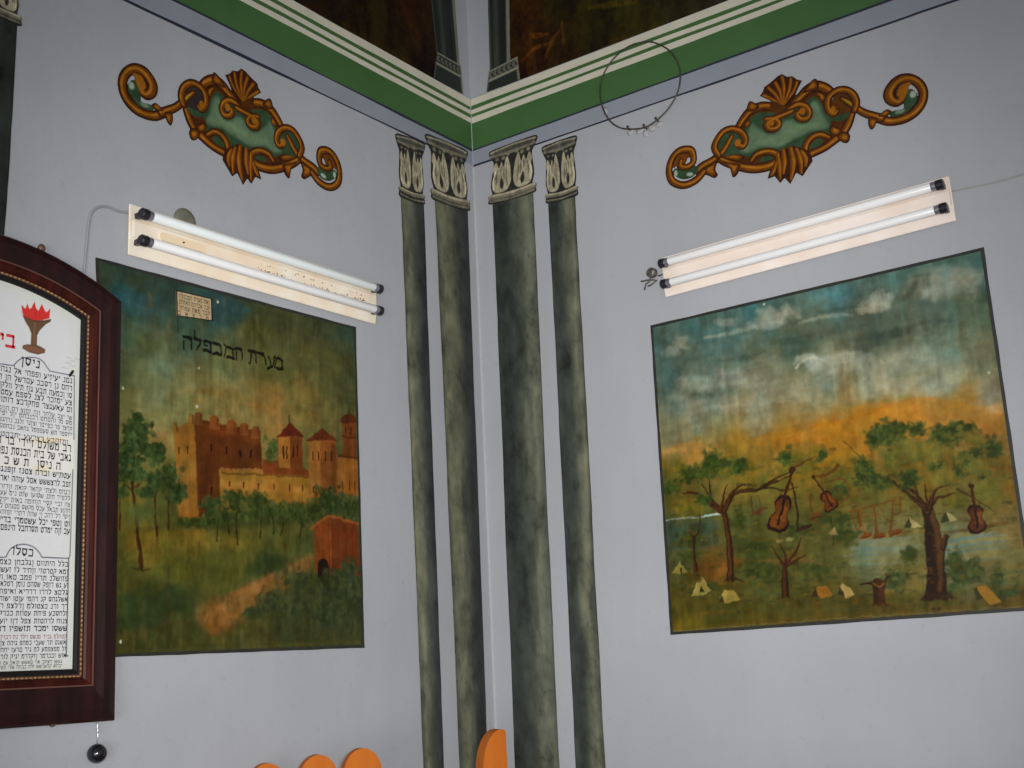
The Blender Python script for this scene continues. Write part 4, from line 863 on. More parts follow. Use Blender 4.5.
    limb([(943, 548), (945, 541), (947, 536)], [6, 4, 4]); limb([(928, 512), (920, 503), (912, 498), (904, 490)], [8, 5, 3.4, 1.6]); limb([(927, 508), (918, 496), (910, 490), (903, 488)], [5, 3.4, 2.4, 1.2]); limb([(930, 508), (936, 500), (946, 495), (956, 493)], [6, 3.4, 2, 1]); limb([(930, 508), (933, 496), (938, 488), (950, 484)], [6, 3.4, 2.4, 1]); limb([(926, 506), (918, 494), (916, 484)], [3.4, 2, 1]); limb([(929, 506), (926, 492), (925, 484)], [2.6, 1.6, .8]); limb([(904, 491), (892, 482), (884, 478)], [2, 1.4, .8], False)
    for x, y, rx, ry, n in ((886, 434, 16, 13, 200), (874, 440, 7, 8, 50), (900, 430, 10, 9, 70), (868, 476, 11, 10, 120), (864, 466, 7, 8, 60), (908, 478, 11, 8, 90), (884, 484, 8, 5, 40), (950, 434, 15, 10, 170), (938, 438, 9, 7, 80), (966, 432, 12, 9, 80), (918, 429, 8, 7, 60), (988, 447, 10, 9, 70), (996, 452, 8, 6, 40), (967, 459, 10, 6, 60), (977, 455, 8, 5, 30), (936, 468, 8, 5, 40), (964, 471, 8, 5, 40), (980, 474, 7, 5, 36)):
        cv.dabs((x, y), rx, ry, [(50, 82, 42), (40, 72, 38), (66, 96, 44), (84, 104, 48)], n, 2.5, .6)
    for x, y, rx, ry, n in ((915, 450, 24, 16, 120), (940, 455, 24, 12, 100), (895, 458, 18, 12, 80), (945, 478, 22, 8, 60), (980, 466, 18, 14, 60), (972, 440, 18, 10, 60)): cv.dabs((x, y), rx, ry, [(112, 116, 50), (130, 120, 52), (98, 108, 50), (146, 124, 50)], n, 2.6, .42)
    # ---- tents
    def tent(a, b, c, e, col, dk=(64, 60, 38)):
        cv.fill([a, b, c], dk, 1); cv.fill([b, e, c], col, 1); 
    for t in (((904, 529), (910, 517), (912, 528), (922, 526)), ((941, 522), (946, 510), (950, 522), (957, 520))): tent(*t, (176, 158, 104), (66, 74, 46))
    cv.fill([(672, 574), (680, 562), (688, 573)], (150, 136, 66), 1.2); cv.stroke([(681, 574), (681, 568)], 2, (70, 62, 36), 1)
    cv.fill([(692, 596), (701, 577), (712, 592), (703, 595)], (166, 146, 76), 1.2); cv.fill([(700, 593), (702, 584), (705, 592)], (66, 54, 34), 1); cv.stroke([(694, 592), (701, 578), (710, 590)], 1.2, (190, 166, 96), 1)
    cv.fill([(720, 598), (724, 590), (734, 591), (741, 600), (730, 603), (721, 603)], (176, 150, 74), 1.4); cv.fill([(719, 603), (722, 594), (725, 603)], (78, 62, 36), 1)
    cv.fill([(813, 595), (818, 586), (828, 587), (833, 595), (822, 598)], (172, 112, 42), 1.2); cv.fill([(811, 598), (816, 588), (819, 597)], (84, 62, 34), 1)
    cv.fill([(838, 592), (842, 583), (850, 588), (855, 595), (846, 598)], (172, 148, 88), 1.2); cv.fill([(837, 595), (840, 586), (845, 597)], (74, 62, 40), 1)
    cv.fill([(975, 588), (986, 586), (1002, 602), (991, 606)], (180, 136, 52), 1.2); cv.fill([(974, 589), (977, 588), (983, 600), (977, 600)], (66, 60, 34), 1, .8)
    cv.fill([(868, 533), (866, 524), (858, 530)], (150, 128, 80), 1, .5); cv.blob((790, 540), 4, 2, (178, 160, 96), .9, .6); cv.blob((780, 541), 3, 2, (168, 150, 90), .9, .6)
    # stump
    cv.stroke([(880, 606), (879, 594), (879, 583)], [13, 10, 10.5], (94, 58, 36), 1); cv.stroke([(876, 604), (876, 588)], [5, 4], TR, 2, .8); cv.stroke([(874, 585), (868, 583), (860, 584)], [3, 2, 1], TR, 1); cv.stroke([(884, 587), (886, 578), (891, 576)], [3, 2, 1], TR, 1); cv.stroke([(874, 584), (879, 586), (884, 583)], 2, (146, 100, 58), 1, .8)
    cv.stroke([(866, 607), (880, 605), (894, 607)], [1, 3, 1], (104, 62, 32), 2, .7)
    for x, y in ((764, 304), (990, 372)): cv.blob((x, y), 1.2, 1.2, (190, 196, 184), .6)
    for x, y, w in ((936, 602, 34), (880, 608, 26), (786, 600, 20), (731, 584, 22), (696, 575, 12)):
        cv.dabs((x, y + 2), w * .6, 3, [(98, 86, 38), (86, 82, 36), (110, 90, 38)], int(w * 1.6), 2.6, .6)
    cv.stroke([(673, 631), (850, 618), (1030, 606)], 1.4, (150, 140, 104), 1.6, .3)
quad_mural('R', lambda x, y: atR(x, y), [(652.5, 327), (982, 250), (1034, 608), (672.5, 633)], 'orchard_mural', 'painted mural of violins and horns hung on riverside trees under a cloudy sky', 'mural', ctlR, paint_trees, 15, lw=3.0)

# ================================================================== PAINTINGS ABOVE THE CORNICE
def upper_painting(wall, P, ends, shaft, base_poly, capband, ctl, strokes, label, seed, pend):
    root_u = pend[0]
    u0, u1 = pend; z0 = H + 2.754; z1 = TOPZ - .02
    root = empty('upper_mural', (0, (u0 + u1) / 2, z0) if wall == 'L' else ((u0 + u1) / 2, 0, z0), label, 'mural', 'dark murals above the cornice')
    k = local_k(P, *ctl[0][:2])
    cv = Canvas(u0, u1, z0, z1, .004, P, k); cv.scatter(ctl, warp=.06, seed=seed)
    for pts, w, c, soft, op in strokes: cv.stroke(pts, w, c, soft, op, dry=.6)
    cv.modulate(.8 * fbm(cv.U, cv.V, .05, .15, seed, 5) + .5 * fbm(cv.U, cv.V, .02, .02, seed + 3, 3)); tone(cv, .72)
    cv.build('painted_picture', wall, .0026, OIL, root)
    # pilaster beside it
    A = [P(*p) for p in shaft]; B = [P(*p) for p in base_poly]; up = np.array
    ext = lambda a, b: tuple(up(a) + (up(b) - up(a)) * ((z1 - a[1]) / (b[1] - a[1])))
    col = empty('painted_pilaster', (0, np.mean([p[0] for p in B]), z0) if wall == 'L' else (np.mean([p[0] for p in B]), 0, z0), 'dark painted pilaster foot above the cornice, %s of the corner' % ('left' if wall == 'L' else 'right'), 'column', 'painted pilasters above the cornice')
    TL, TR_ = ext(A[0], A[1]), ext(A[3], A[2])
    cs = Canvas(min(TL[0], A[0][0]) - .03, max(TR_[0], A[3][0]) + .03, min(A[0][1], A[3][1]) - .02, z1, .0035, P, k)
    cs.fill([A[0], TL, TR_, A[3]], (36, 41, 36), 1, raw=True)
    e0, e1 = (A[3], TR_) if wall == 'R' else (A[3], TR_)
    cs.stroke([A[3], TR_], 4, (118, 118, 104), 1.5, .85, raw=True); cs.stroke([A[0], TL], 2, (70, 76, 64), 1, .8, raw=True)
    q = lambda t: [tuple(up(A[0]) * (1 - t) + up(A[3]) * t), tuple(up(TL) * (1 - t) + up(TR_) * t)]
    cs.stroke(q(.35), 5, (62, 70, 60), 4, .6, raw=True); cs.stroke(q(.7), 6, (30, 34, 32), 3, .7, raw=True)
    cs.modulate(.4 * fbm(cs.U, cs.V, .04, .2, seed, 4)); cs.build('shaft', wall, .0034, OIL, col, skirt=.0029)
    cb = Canvas(min(b[0] for b in B) - .03, max(b[0] for b in B) + .03, z0, max(b[1] for b in B) + .03, .0025, P, k)
    cb.fill(B, (38, 43, 38), 1, raw=True)
    m1 = [tuple(up(B[0]) * .62 + up(B[3]) * .38), tuple(up(B[1]) * .62 + up(B[2]) * .38)]
    cb.stroke([B[0], B[1]], 2, (120, 120, 104), 1, .9, raw=True, smooth=False); cb.stroke(m1, 2.4, (128, 128, 110), 1, .95, raw=True, smooth=False)
    cb.stroke([B[1], B[2]], 2.6, (112, 112, 98), 1, .8, raw=True, smooth=False); cb.stroke([B[0], B[3]], 1.6, (84, 88, 76), 1, .7, raw=True, smooth=False)
    for i in range(6):
        t = (i + .5) / 6; a = up(B[0]) * (1 - t) + up(B[1]) * t; b = up(m1[0]) * (1 - t) + up(m1[1]) * t; c = a * .5 + b * .5
        cb.blob(tuple(c), 2.4, 3, (104, 104, 90), .8, .8, .5, raw=True); cb.blob(tuple(c + up([.006, 0])), 1.2, 2, (30, 32, 30), .7, .9, .5, raw=True)
    cb.build('base', wall, .0042, OIL, col, skirt=.0036)
upper_painting('L', PL, None, [(437, 58), (431, 0), (453, 0), (458, 66)], [(437, 53), (459.5, 66), (462, 95), (433, 80)], None,
               [(300, 10, (40, 30, 22)), (340, 20, (34, 28, 18)), (380, 30, (46, 38, 20)), (420, 30, (52, 34, 22)), (400, 55, (42, 34, 18)), (425, 70, (34, 27, 18)), (350, 50, (44, 34, 22)), (300, 30, (30, 26, 20)), (410, 10, (56, 34, 22)), (440, 90, (30, 28, 22)), (330, 0, (36, 28, 20))],
               [([(402, 0), (408, 20), (412, 40)], [4, 9, 3], (64, 38, 24), 6, .6), ([(340, 22), (370, 42), (410, 62)], [3, 8, 4], (62, 48, 20), 5, .7), ([(300, 5), (320, 12)], [4, 8], (52, 34, 24), 5, .6)],
               'dark brown mural above the cornice left of the corner', 71, (-3.6, -.172))
upper_painting('R', lambda x, y: atR(x, y), None, [(491, 74), (489, 0), (508, 0), (509, 62)], [(490, 72), (517, 58), (520, 84), (487, 97)], None,
               [(520, 30, (60, 40, 25)), (530, 10, (64, 42, 25)), (545, 30, (50, 36, 22)), (560, 10, (40, 36, 24)), (600, 10, (50, 48, 28)), (590, 40, (44, 42, 22)), (640, 20, (50, 46, 26)), (620, 55, (54, 44, 22)), (680, 10, (42, 42, 34)), (560, 65, (56, 40, 22)), (530, 70, (58, 36, 24)), (720, 0, (46, 48, 44))],
               [([(526, 0), (528, 30), (532, 72)], [8, 12, 8], (86, 54, 30), 4, .6), ([(524, 60), (536, 48), (548, 44)], [2, 4, 2], (122, 72, 36), 2, .8), ([(530, 34), (538, 36), (548, 34)], [2, 5, 2], (120, 68, 34), 2, .8), ([(545, 60), (552, 42), (560, 30)], [2, 4, 2], (112, 68, 36), 2, .7), ([(540, 36), (544, 52), (540, 68)], [1.5, 2.5, 1.5], (36, 26, 20), 2, .8), ([(590, 8), (615, 4), (635, 2)], [3, 6, 3], (92, 80, 38), 3, .6), ([(562, 22), (564, 44)], [2, 3], (96, 74, 34), 2, .5), ([(600, 50), (630, 40), (660, 24)], [3, 6, 3], (64, 56, 26), 4, .6)],
               'dark mural with a brown tree trunk above the cornice right of the corner', 81, (.19, 3.8))

# ================================================================== STRIP LIGHTS
M_enamel = mat('aged_cream_enamel', (230, 215, 202), .4, c2=(216, 196, 172), nscale=9)
M_enamel2 = mat('pale_cream_enamel', (222, 210, 203), .4, c2=(212, 196, 182), nscale=7)
M_tubeA = mat('lamp_glass_bluish_white', (214, 224, 226), .22, spec=.6); M_tubeB = mat('lamp_glass_white', (228, 228, 238), .22, spec=.6)
M_socket = mat('black_bakelite', (26, 25, 32), .3, spec=.6); M_metal = mat('tube_cap_metal', (150, 150, 160), .3, metal=.8); M_rust = mat('rust_speck', (120, 84, 56), .7); M_screw = mat('dark_screw', (60, 52, 44), .5, metal=.5)
def strip_light(wall, A, B, hgt, label, cover, rust):
    """A, B: (u, z) of the centre line's left and right ends on the wall; local axes: s along, h up, d out of the wall"""
    A = np.array(A); B = np.array(B); L = np.linalg.norm(B - A); e = (B - A) / L; n = np.array([-e[1], e[0]]); C0 = (A + B) / 2
    root = empty('wall_lamp', (0, C0[0], C0[1]) if wall == 'L' else (C0[0], 0, C0[1]), label, 'light', 'twin tube strip lights')
    def W(s, h, d):
        q = C0 + e * s + n * h
        return Vector((d, q[0], q[1])) if wall == 'L' else Vector((q[0], -d, q[1]))
    def add(name, bm, m, smooth=False, par=root):
        for v in bm.verts: v.co = W(*v.co)
        o = bm_obj(name, bm, m, root, smooth)
        if par is not root: o.parent = par; o.matrix_parent_inverse = Matrix.Identity(4); o.location = (0, 0, 0); reloc(o, par)
        return o
    def reloc(o, par):
        o.data.transform(Matrix.Translation(-(Vector(root.location) )))
        # child of a part: same space as the part's own mesh
        o.data.transform(Matrix.Translation(Vector(root.location)))
    hl, hh = L / 2, hgt / 2
    bm = bmesh.new(); box_bm(bm, (-hl, -hh, .0125), (hl, hh, .020), .003); box_bm(bm, (-hl * .8, -hh * .5, .0003), (-hl * .74, hh * .5, .013)); box_bm(bm, (hl * .74, -hh * .5, .0003), (hl * .8, hh * .5, .013)); box_bm(bm, (-hl + .004, -hh * .36, .010), (hl - .004, hh * .36, .036), .006)
    # slanted reflector wings
    for sg in (-1, 1):
        a = [bm.verts.new((s, sg * y, d)) for s, y, d in ((-hl + .002, hh * .34, .030), (hl - .002, hh * .34, .030), (hl - .002, hh * .97, .0215), (-hl + .002, hh * .97, .0215))]
        bm.faces.new(a if sg > 0 else a[::-1])
    add('housing', bm, M_enamel if rust else M_enamel2)
    if cover:
        bm = bmesh.new(); o_ = [(-hl + .13 + .085 * 1 + .085 * math.copysign(1, math.cos(t)) + .016 * math.cos(t), .016 * math.sin(t)) for t in np.linspace(0, 2 * math.pi, 24, endpoint=False)]
        prism_bm(bm, o_, lambda a, b, d: (a, b, d), .035, .042); cvp = add('cover_plate', bm, mat('cover_cream', (214, 194, 166), .4))
        bm = bmesh.new(); lathe_bm(bm, [(0, .046), (.003, .046), (.004, .041)], (-hl + .215, 0, 0), (0, 0, 1), 10); add('screw', bm, M_screw)
    if rust:
        bm = bmesh.new(); g = random.Random(4)
        for i in range(70):
            s = -hl * .1 + g.random() * hl * 1.0; h = (-.012 if g.random() < .75 else .012) + g.gauss(0, .003); r = .0012 + g.random() * .0022
            lathe_bm(bm, [(0, .0372), (r, .0371), (r * 1.05, .0355)], (s, h, 0), (0, 0, 1), 6)
        o = add('rust_specks', bm, M_rust); o['label'] = 'line of brown rust specks'; o['kind'] = 'stuff'
    tubes = []
    for i, sg in enumerate((1, -1)):
        h0 = sg * hh * .52; d0 = .066; r = .0175
        bm = bmesh.new(); a = hl - .055; b = hl - .018
        prof = [(0, -a), (r * .9, -a), (r, -a + .004), (r, a - .004), (r * .9, a), (0, a)]
        lathe_bm(bm, prof, (0, h0, d0), (1, 0, 0), 24); add('tube', bm, M_tubeA if (i == 0 and wall == 'L') else M_tubeB, True)
        for sd in (-1, 1):
            bm = bmesh.new(); lathe_bm(bm, [(0, 0), (r * 1.01, 0), (r * 1.03, .004), (r * 1.03, .020), (r * .8, .022), (0, .022)], (sd * (a - .002), h0, d0), (sd, 0, 0), 20); add('tube_cap', bm, M_metal, False)
            bm = bmesh.new(); lathe_bm(bm, [(0, .018), (r * 1.12, .018), (r * 1.15, .022), (r * 1.15, .042), (r * .9, .046), (0, .046)], (sd * (a - .002), h0, d0), (sd, 0, 0), 20)
            box_bm(bm, (min(sd * (a + .022), sd * (a + .040)), h0 - .010, .012), (max(sd * (a + .022), sd * (a + .040)), h0 + .010, d0), .002)
            add('lamp_holder', bm, M_socket)
    return root, W
def mid(p, q): return ((p[0] + q[0]) / 2, (p[1] + q[1]) / 2)
aL = mid(atL(127.5, 203), atL(123.5, 257.5)); bL = mid(atL(374, 281), atL(369, 327.5))
lampL, WL = strip_light('L', aL, bL, .185, 'cream twin tube strip light over the castle mural', True, True)
aR = mid(atR(664, 259), atR(667.5, 298)); bR = mid(atR(951, 177), atR(957, 222))
lampR, WR = strip_light('R', aR, bR, .178, 'cream twin tube strip light over the tree mural', False, False)

# ================================================================== CABLES, HOOP, ODDS AND ENDS ON THE WALLS
M_cable = mat('painted_over_cable', (132, 134, 140), .5); M_wire = mat('dark_iron_wire', (70, 66, 58), .5, metal=.5, noise=.4, nscale=60); M_plaster = mat('white_filler', (156, 156, 156), .8, noise=.08, nscale=40, bump=.5)
def L3(px, py, d): u, z = atL(px, py, d); return (d, u, z)
def R3(px, py, d): u, z = atR(px, py, d); return (u, -d, z)
bm = bmesh.new(); pts = spline([L3(131, 213, .006), L3(118, 211, .006), L3(108, 207, .006), L3(99, 207, .006), L3(92, 212, .006), L3(88.5, 224, .006), L3(86.5, 245, .006), L3(84.5, 268, .006), L3(84, 276, .006)], 8)
tube_bm(bm, [tuple(p) for p in pts], .0045, 8); tag(bm_obj('lamp_cable', bm, M_cable, smooth=True), 'thin grey cable looping from the castle mural light down behind the framed board', 'cable')
bm = bmesh.new(); pts = spline([R3(953, 191, .004), R3(975, 186.5, .004), R3(1000, 181, .004), R3(1024, 174, .004), R3(1060, 166, .004)], 8)
tube_bm(bm, [tuple(p) for p in pts], .0028, 8); tag(bm_obj('wall_cable', bm, mat('dusty_pale_cable', (148, 146, 142), .6), smooth=True), 'very thin pale cable running right from the tree mural light', 'cable')
# dark dome behind the left lamp
u, z = atL(184.5, 221.5); bm = bmesh.new(); lathe_bm(bm, [(.050, .0008), (.049, .004), (.040, .009), (.024, .011), (0, .0115)], (0, u, z), (1, 0, 0), 24)
tag(bm_obj('mounting_plug', bm, mat('dull_olive_plug', (98, 98, 86), .6, noise=.3, nscale=30), smooth=True), 'dull olive round plug peeping out above the castle mural light', 'plug')
# wire hoop hung on the right wall
hp = [(638, 43), (652, 42), (666, 48), (674, 56), (679.5, 68), (680, 82), (676, 96), (668, 109), (657, 120), (646, 127), (634, 129), (621, 128), (611, 122), (605, 113), (601, 102), (600, 90), (602, 78), (608, 66), (616, 56), (626, 48)]
bm = bmesh.new(); ring = spline([R3(x, y, .022) for x, y in hp], 5, True); tube_bm(bm, [tuple(p) for p in ring], .0036, 8, closed=True)
hoop = bm_obj('wire_hoop', bm, M_wire, smooth=True); tag(hoop, 'dark wire hoop hung across the green cornice right of the corner', 'hoop')
def lump(bm, c, r, wall, seed):
    g = random.Random(seed); o = bmesh.ops.create_icosphere(bm, subdivisions=2, radius=1)
    for v in o['verts']:
        s = 1 + g.uniform(-.25, .25); p = v.co * s
        v.co = Vector((c[0] + p.x * r[0], c[1] + p.y * r[1], c[2] + p.z * r[2]))
for i, (x, y, rx, rz) in enumerate(((631, 132, .022, .016), (640, 131, .026, .018), (652, 128, .024, .02), (660, 124, .022, .018), (646, 134, .016, .02), (606, 112, .012, .026))):
    bm = bmesh.new(); u, z = atR(x, y); lump(bm, (u, -.003, z), (rx * .8, .0045, rz * .8), 'R', i)
    names = ('second from the left along the hoop bottom', 'left of the lowest one', 'second from the right end', 'at the right end under the hoop', 'lowest of the row under the hoop', 'alone by the left side of the hoop')
    tag(bm_obj('filler_patch', bm, M_plaster, smooth=True), 'white plaster filler lump ' + names[i], 'plaster patch', 'filler lumps round the hoop')
for i, (x, y, lb) in enumerate(((631, 130.5, 'dark bent nail under the hoop, left one'), (659, 122, 'dark bent nail under the hoop, right one'), (647, 129, 'dark bent nail under the hoop, middle one'))):
    bm = bmesh.new(); a = R3(x, y, 0.001); b = (a[0], a[1] - .026, a[2] + .004); tube_bm(bm, [a, b, (b[0] + .002, b[1] - .004, b[2] + .004)], [.004, .004, .003], 8); lathe_bm(bm, [(.0, .0), (.006, .0), (.006, .003), (0, .003)], (b[0] + .002, b[1] - .005, b[2] + .003), (0, -1, .3), 10)
    tag(bm_obj('bent_nail', bm, M_wire), lb, 'nail', 'nails holding the hoop')
# bundle of wire left of the right lamp
bm = bmesh.new(); g = random.Random(5); cx, cz = atR(654, 275)
pp = []
for i in range(90):
    t = i / 90 * 2 * math.pi * 5.3; r = .018 + .006 * math.sin(i * .37)
    pp.append((cx + r * math.cos(t) * 1.05, -.012 - .010 * math.sin(t * .43 + 1) - .004, cz + r * math.sin(t)))
e1 = [R3(650, 281, .012), R3(646, 284, .012), R3(644.5, 290, .008)]; tube_bm(bm, pp + e1, .0036, 7)
tube_bm(bm, [R3(655, 280, .014), R3(648, 280, .014), R3(641, 281.5, .010)], .0034, 7); tube_bm(bm, [R3(657, 280, .014), R3(651, 285, .016), R3(648, 286, .012)], .0034, 7); tube_bm(bm, [R3(658, 276, .012), R3(664, 274, .010), R3(668, 274, .012)], .003, 7)
tag(bm_obj('wire_bundle', bm, mat('grey_brown_wire', (76, 70, 62), .5, noise=.5, nscale=80), smooth=True), 'small tangled bundle of wire left of the tree mural light', 'wire')

# ================================================================== NOTICE ON THE CASTLE MURAL
nq = [np.array(atL(*p, .006)) for p in ((176.4, 290.6), (211.6, 298.8), (212.2, 320.8), (176.8, 315.6))]
nroot = empty('lettered_notice', (0, float(np.mean([q[0] for q in nq])), float(nq[3][1])), 'small yellowed notice with Hebrew lines in the castle mural sky', 'notice')
bm = bmesh.new(); prism_bm(bm, [tuple(q) for q in nq], lambda a, b, d: (d, a, b), .0032, .006); bm_obj('sheet', bm, mat('yellowed_card', (170, 150, 116), .6, c2=(150, 128, 92), nscale=25), nroot)
bm = bmesh.new(); c_ = np.mean(nq, 0); V1 = [q + (q - c_) * .02 for q in nq]; V2 = [q - (q - c_) * .045 for q in nq]
for i in range(4):
    j = (i + 1) % 4; bm.faces.new([bm.verts.new((.0068, *p)) for p in (V1[i], V1[j], V2[j], V2[i])])
bmesh.ops.solidify(bm, geom=bm.faces[:], thickness=.001); bm_obj('black_edge', bm, M_border, nroot)
M_ink = mat('black_ink', (30, 29, 32), .7); M_ink2 = mat('faded_ink', (84, 80, 84), .7); M_red = mat('red_ink', (190, 44, 50), .7)
wN = nq[1][0] - nq[0][0]; hN = nq[0][1] - nq[3][1]; slope = math.atan2(nq[1][1] - nq[0][1], wN)
text_mesh('inscription', [(-.010, -hN * .27, 'זאת מערת המכפלה', 1), (-.010, -hN * .5, 'קנה אברהם לאחזת', 1), (-.010, -hN * .73, 'קבר מאת עפרון', 1), (-.016, -hN * .95, 'ת  ר  פ  א  ב', 1)], (nq[1][0], nq[1][1]), .024, 'L', .0064, M_ink, nroot, rot=slope, bold=.004, width=wN - .022)

# ================================================================== FRAMED BOARD
FU = -2.525; FHW = .478; FZ0 = H - .118; FZC = H + .345; FR = 1.01
def outline(k, n=40):
    """frame outline inset by k: right-bottom, up the right side, over the arch, down the left side"""
    kb = float(np.interp(k, [0, .083, .117, .1365], [0, .110, .138, .160]))   # the bottom rail is a little wider
    w = FHW - k; r = FR - k; a = math.asin(w / r); pts = [(FU + w, FZ0 + kb)]
    zs = FZC + r * math.cos(a)
    pts += [(FU + w, FZ0 + kb + (zs - FZ0 - kb) * i / 12) for i in range(1, 12)]
    pts += [(FU + r * math.sin(t), FZC + r * math.cos(t)) for t in np.linspace(a, -a, n)]
    pts += [(FU - w, zs + (FZ0 + kb - zs) * i / 12) for i in range(1, 12)] + [(FU - w, FZ0 + kb)]
    return [(u - (z - H - 1.0) * .0145, z) for u, z in pts]
frame = empty('framed_board', (0, FU, FZ0), 'arched dark wooden frame holding a white board of Hebrew inscriptions', 'framed board')
def loft(name, prof, m, smooth=False):
    bm = bmesh.new(); rings = [[bm.verts.new((d, *p)) for p in outline(k)] for k, d in prof]; n = len(rings[0])
    for A, B in zip(rings, rings[1:]):
        for i in range(n): bm.faces.new((A[i], A[(i + 1) % n], B[(i + 1) % n], B[i]))
    return bm_obj(name, bm, m, frame, smooth)
def wood(name, c, c2):
    M = mat(name, c, .34, spec=.3, c2=c2, nscale=3.2, stretch=(6, 9, 1.4)); return M
M_wood = wood('dark_mahogany', (40, 16, 14), (20, 9, 9)); M_wood2 = wood('red_mahogany', (62, 24, 18), (34, 15, 12)); M_wood2.node_tree.nodes['Principled BSDF'].inputs['Specular IOR Level'].default_value = .1
loft('outer_moulding', [(0.0, .004), (0.0, .040), (.006, .048), (.026, .052), (.048, .049), (.070, .042), (.081, .040)], M_wood)
loft('fillet', [(.080, .038), (.081, .043), (.084, .043), (.085, .038)], mat('pale_worn_fillet', (92, 60, 54), .4))
loft('inner_moulding', [(.082, .036), (.085, .040), (.092, .041), (.104, .036), (.110, .031), (.113, .026)], M_wood2)
loft('inner_slip', [(.121, .024), (.123, .027), (.129, .026), (.136, .0225), (.1365, .012)], mat('black_slip', (20, 17, 19), .6, spec=.2))
# gilt bead course: a run of short beads
bm = bmesh.new(); path = [np.array(p) for p in outline(.117)]; path.append(path[0]); seglen = [np.linalg.norm(b - a) for a, b in zip(path, path[1:])]; tot = sum(seglen); nb = int(tot / .0145)
cum = np.concatenate([[0], np.cumsum(seglen)])
for i in range(nb):
    s = (i + .5) / nb * tot; j = min(int(np.searchsorted(cum, s)) - 1, len(seglen) - 1); t = (s - cum[j]) / seglen[j]; p = path[j] + (path[j + 1] - path[j]) * t; d = (path[j + 1] - path[j]) / seglen[j]
    q = Vector((0, d[0], d[1]))
    lathe_bm(bm, [(0, -.0068), (.0026, -.005), (.0038, 0), (.0026, .005), (0, .0068)], (.0285, p[0], p[1]), q, 8)
o = bm_obj('gilt_beading', bm, mat('dull_gilt', (132, 102, 66), .55, metal=.1, noise=.35, nscale=50), frame, True); o['label'] = 'dull gold bead course'
loft('bead_bed', [(.111, .027), (.122, .026)], mat('bead_bed_brown', (62, 36, 28), .5))
# board
bd = Canvas(FU - .38, FU + .38, FZ0 + .16, FZC + .88, .002, lambda x, y: atL(x, y, .014), local_k(PL, 40, 500), 1.)
bd.c[:] = lin((192, 193, 194)); bd.modulate(.05 * fbm(bd.U, bd.V, .3, .3, 3, 4))
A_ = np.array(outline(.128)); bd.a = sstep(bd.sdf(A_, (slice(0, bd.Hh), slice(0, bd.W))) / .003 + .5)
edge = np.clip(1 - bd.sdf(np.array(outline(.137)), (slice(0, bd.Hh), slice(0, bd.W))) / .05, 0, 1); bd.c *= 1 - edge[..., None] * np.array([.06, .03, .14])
def goblet(m=lambda p: p, flip=1):
    fl = lambda pts: [m(p) for p in pts]
    bd.fill(fl([(19.5, 305), (20.2, 312), (22, 318), (30, 321.5), (40, 321), (47.5, 319), (48.6, 309), (44.5, 313), (43, 311), (40, 304.5), (36.5, 311.5), (34.5, 309), (32.6, 302), (29.5, 308.5), (27.5, 309.5), (25.6, 304), (23.5, 309.5)]), (186, 46, 42), .7)
    bd.stroke(fl([(33, 309), (34, 319)]), .8, (120, 34, 34), .8, .6); bd.stroke(fl([(38, 312), (38, 319)]), .7, (130, 36, 34), .8, .5)
    bd.fill(fl([(18.8, 312), (22, 317.5), (32, 320.8), (42, 321), (49.4, 319.4), (48.8, 322.2), (44, 325), (38, 331), (35.4, 336), (35, 345.5), (39, 347.2), (43.5, 350), (43, 353.6), (36, 355.2), (27, 353), (20.5, 349), (20.8, 346), (25, 344.8), (28.8, 345), (29.4, 334), (27, 328), (23.5, 322.5)]), (92, 66, 48), .8)
    bd.fill(fl([(21, 348), (25, 346), (34, 347.5), (42.5, 351), (42, 353), (34, 353.2), (25, 351)]), (116, 78, 58), 1.2); bd.stroke(fl([(33, 324), (32.5, 334), (32.5, 344)]), 2, (116, 90, 64), 1.4, .7); bd.stroke(fl([(22, 316.5), (33, 321.4), (47, 321)]), .9, (60, 42, 34), .8, .8)
goblet()
# mirrored goblet in the unseen half
bd_u = lambda p: (bd.P(*p)); oldP = bd.P
bd.P = lambda x, y: (2 * FU - oldP(x, y)[0] + .02, oldP(x, y)[1]); goblet(); bd.P = oldP
# yellowed patch and cleaned strip
bd.fill([(-8, 438), (72, 436), (72, 470), (70, 474), (-8, 466)], (206, 203, 194), 3, .7); bd.stroke([(30, 442), (48, 441), (60, 440)], [3, 6, 3], (204, 186, 140), 4, .6); bd.blob((40, 470), 9, 4, (206, 190, 146), 1, .5)
# ruled boxes round the name lists (right column and its mirror)
NAVY = (52, 54, 78)
for m in (oldP, lambda x, y: (2 * FU - oldP(x, y)[0] - .02, oldP(x, y)[1])):
    bd.P = m
    bd.stroke([(-9, 364), (0, 364.6), (12, 366.2)], 1, NAVY, .7, smooth=False); bd.stroke([(12, 366.2), (15, 362.5), (20, 359), (27, 358), (35, 358.6), (41, 362), (45, 367.5), (48, 371.6)], 1, NAVY, .7); bd.stroke([(48, 371.6), (60, 374), (72.5, 376.4)], 1, NAVY, .7, smooth=False)
    bd.stroke([(72.5, 376.4), (72, 440)], .9, NAVY, .7, smooth=False); bd.stroke([(71, 470), (68, 556), (67, 558.4)], 1, NAVY, .7, smooth=False); bd.stroke([(68, 376), (71, 372)], 3, (24, 24, 28), .8)
    bd.stroke([(-9, 557.8), (4, 557.4)], 1, NAVY, .7, smooth=False); bd.stroke([(4, 557.4), (8, 550), (14, 546), (22, 544.6), (31, 547), (37, 552.4), (40, 557.6)], 1, NAVY, .7); bd.stroke([(40, 557.6), (66.8, 558.6)], 1, NAVY, .7, smooth=False); bd.stroke([(66.8, 558.6), (64.3, 656)], 1.1, NAVY, .7, smooth=False); bd.stroke([(62.5, 656), (66, 656)], 1.2, NAVY, .7, smooth=False)
bd.P = oldP
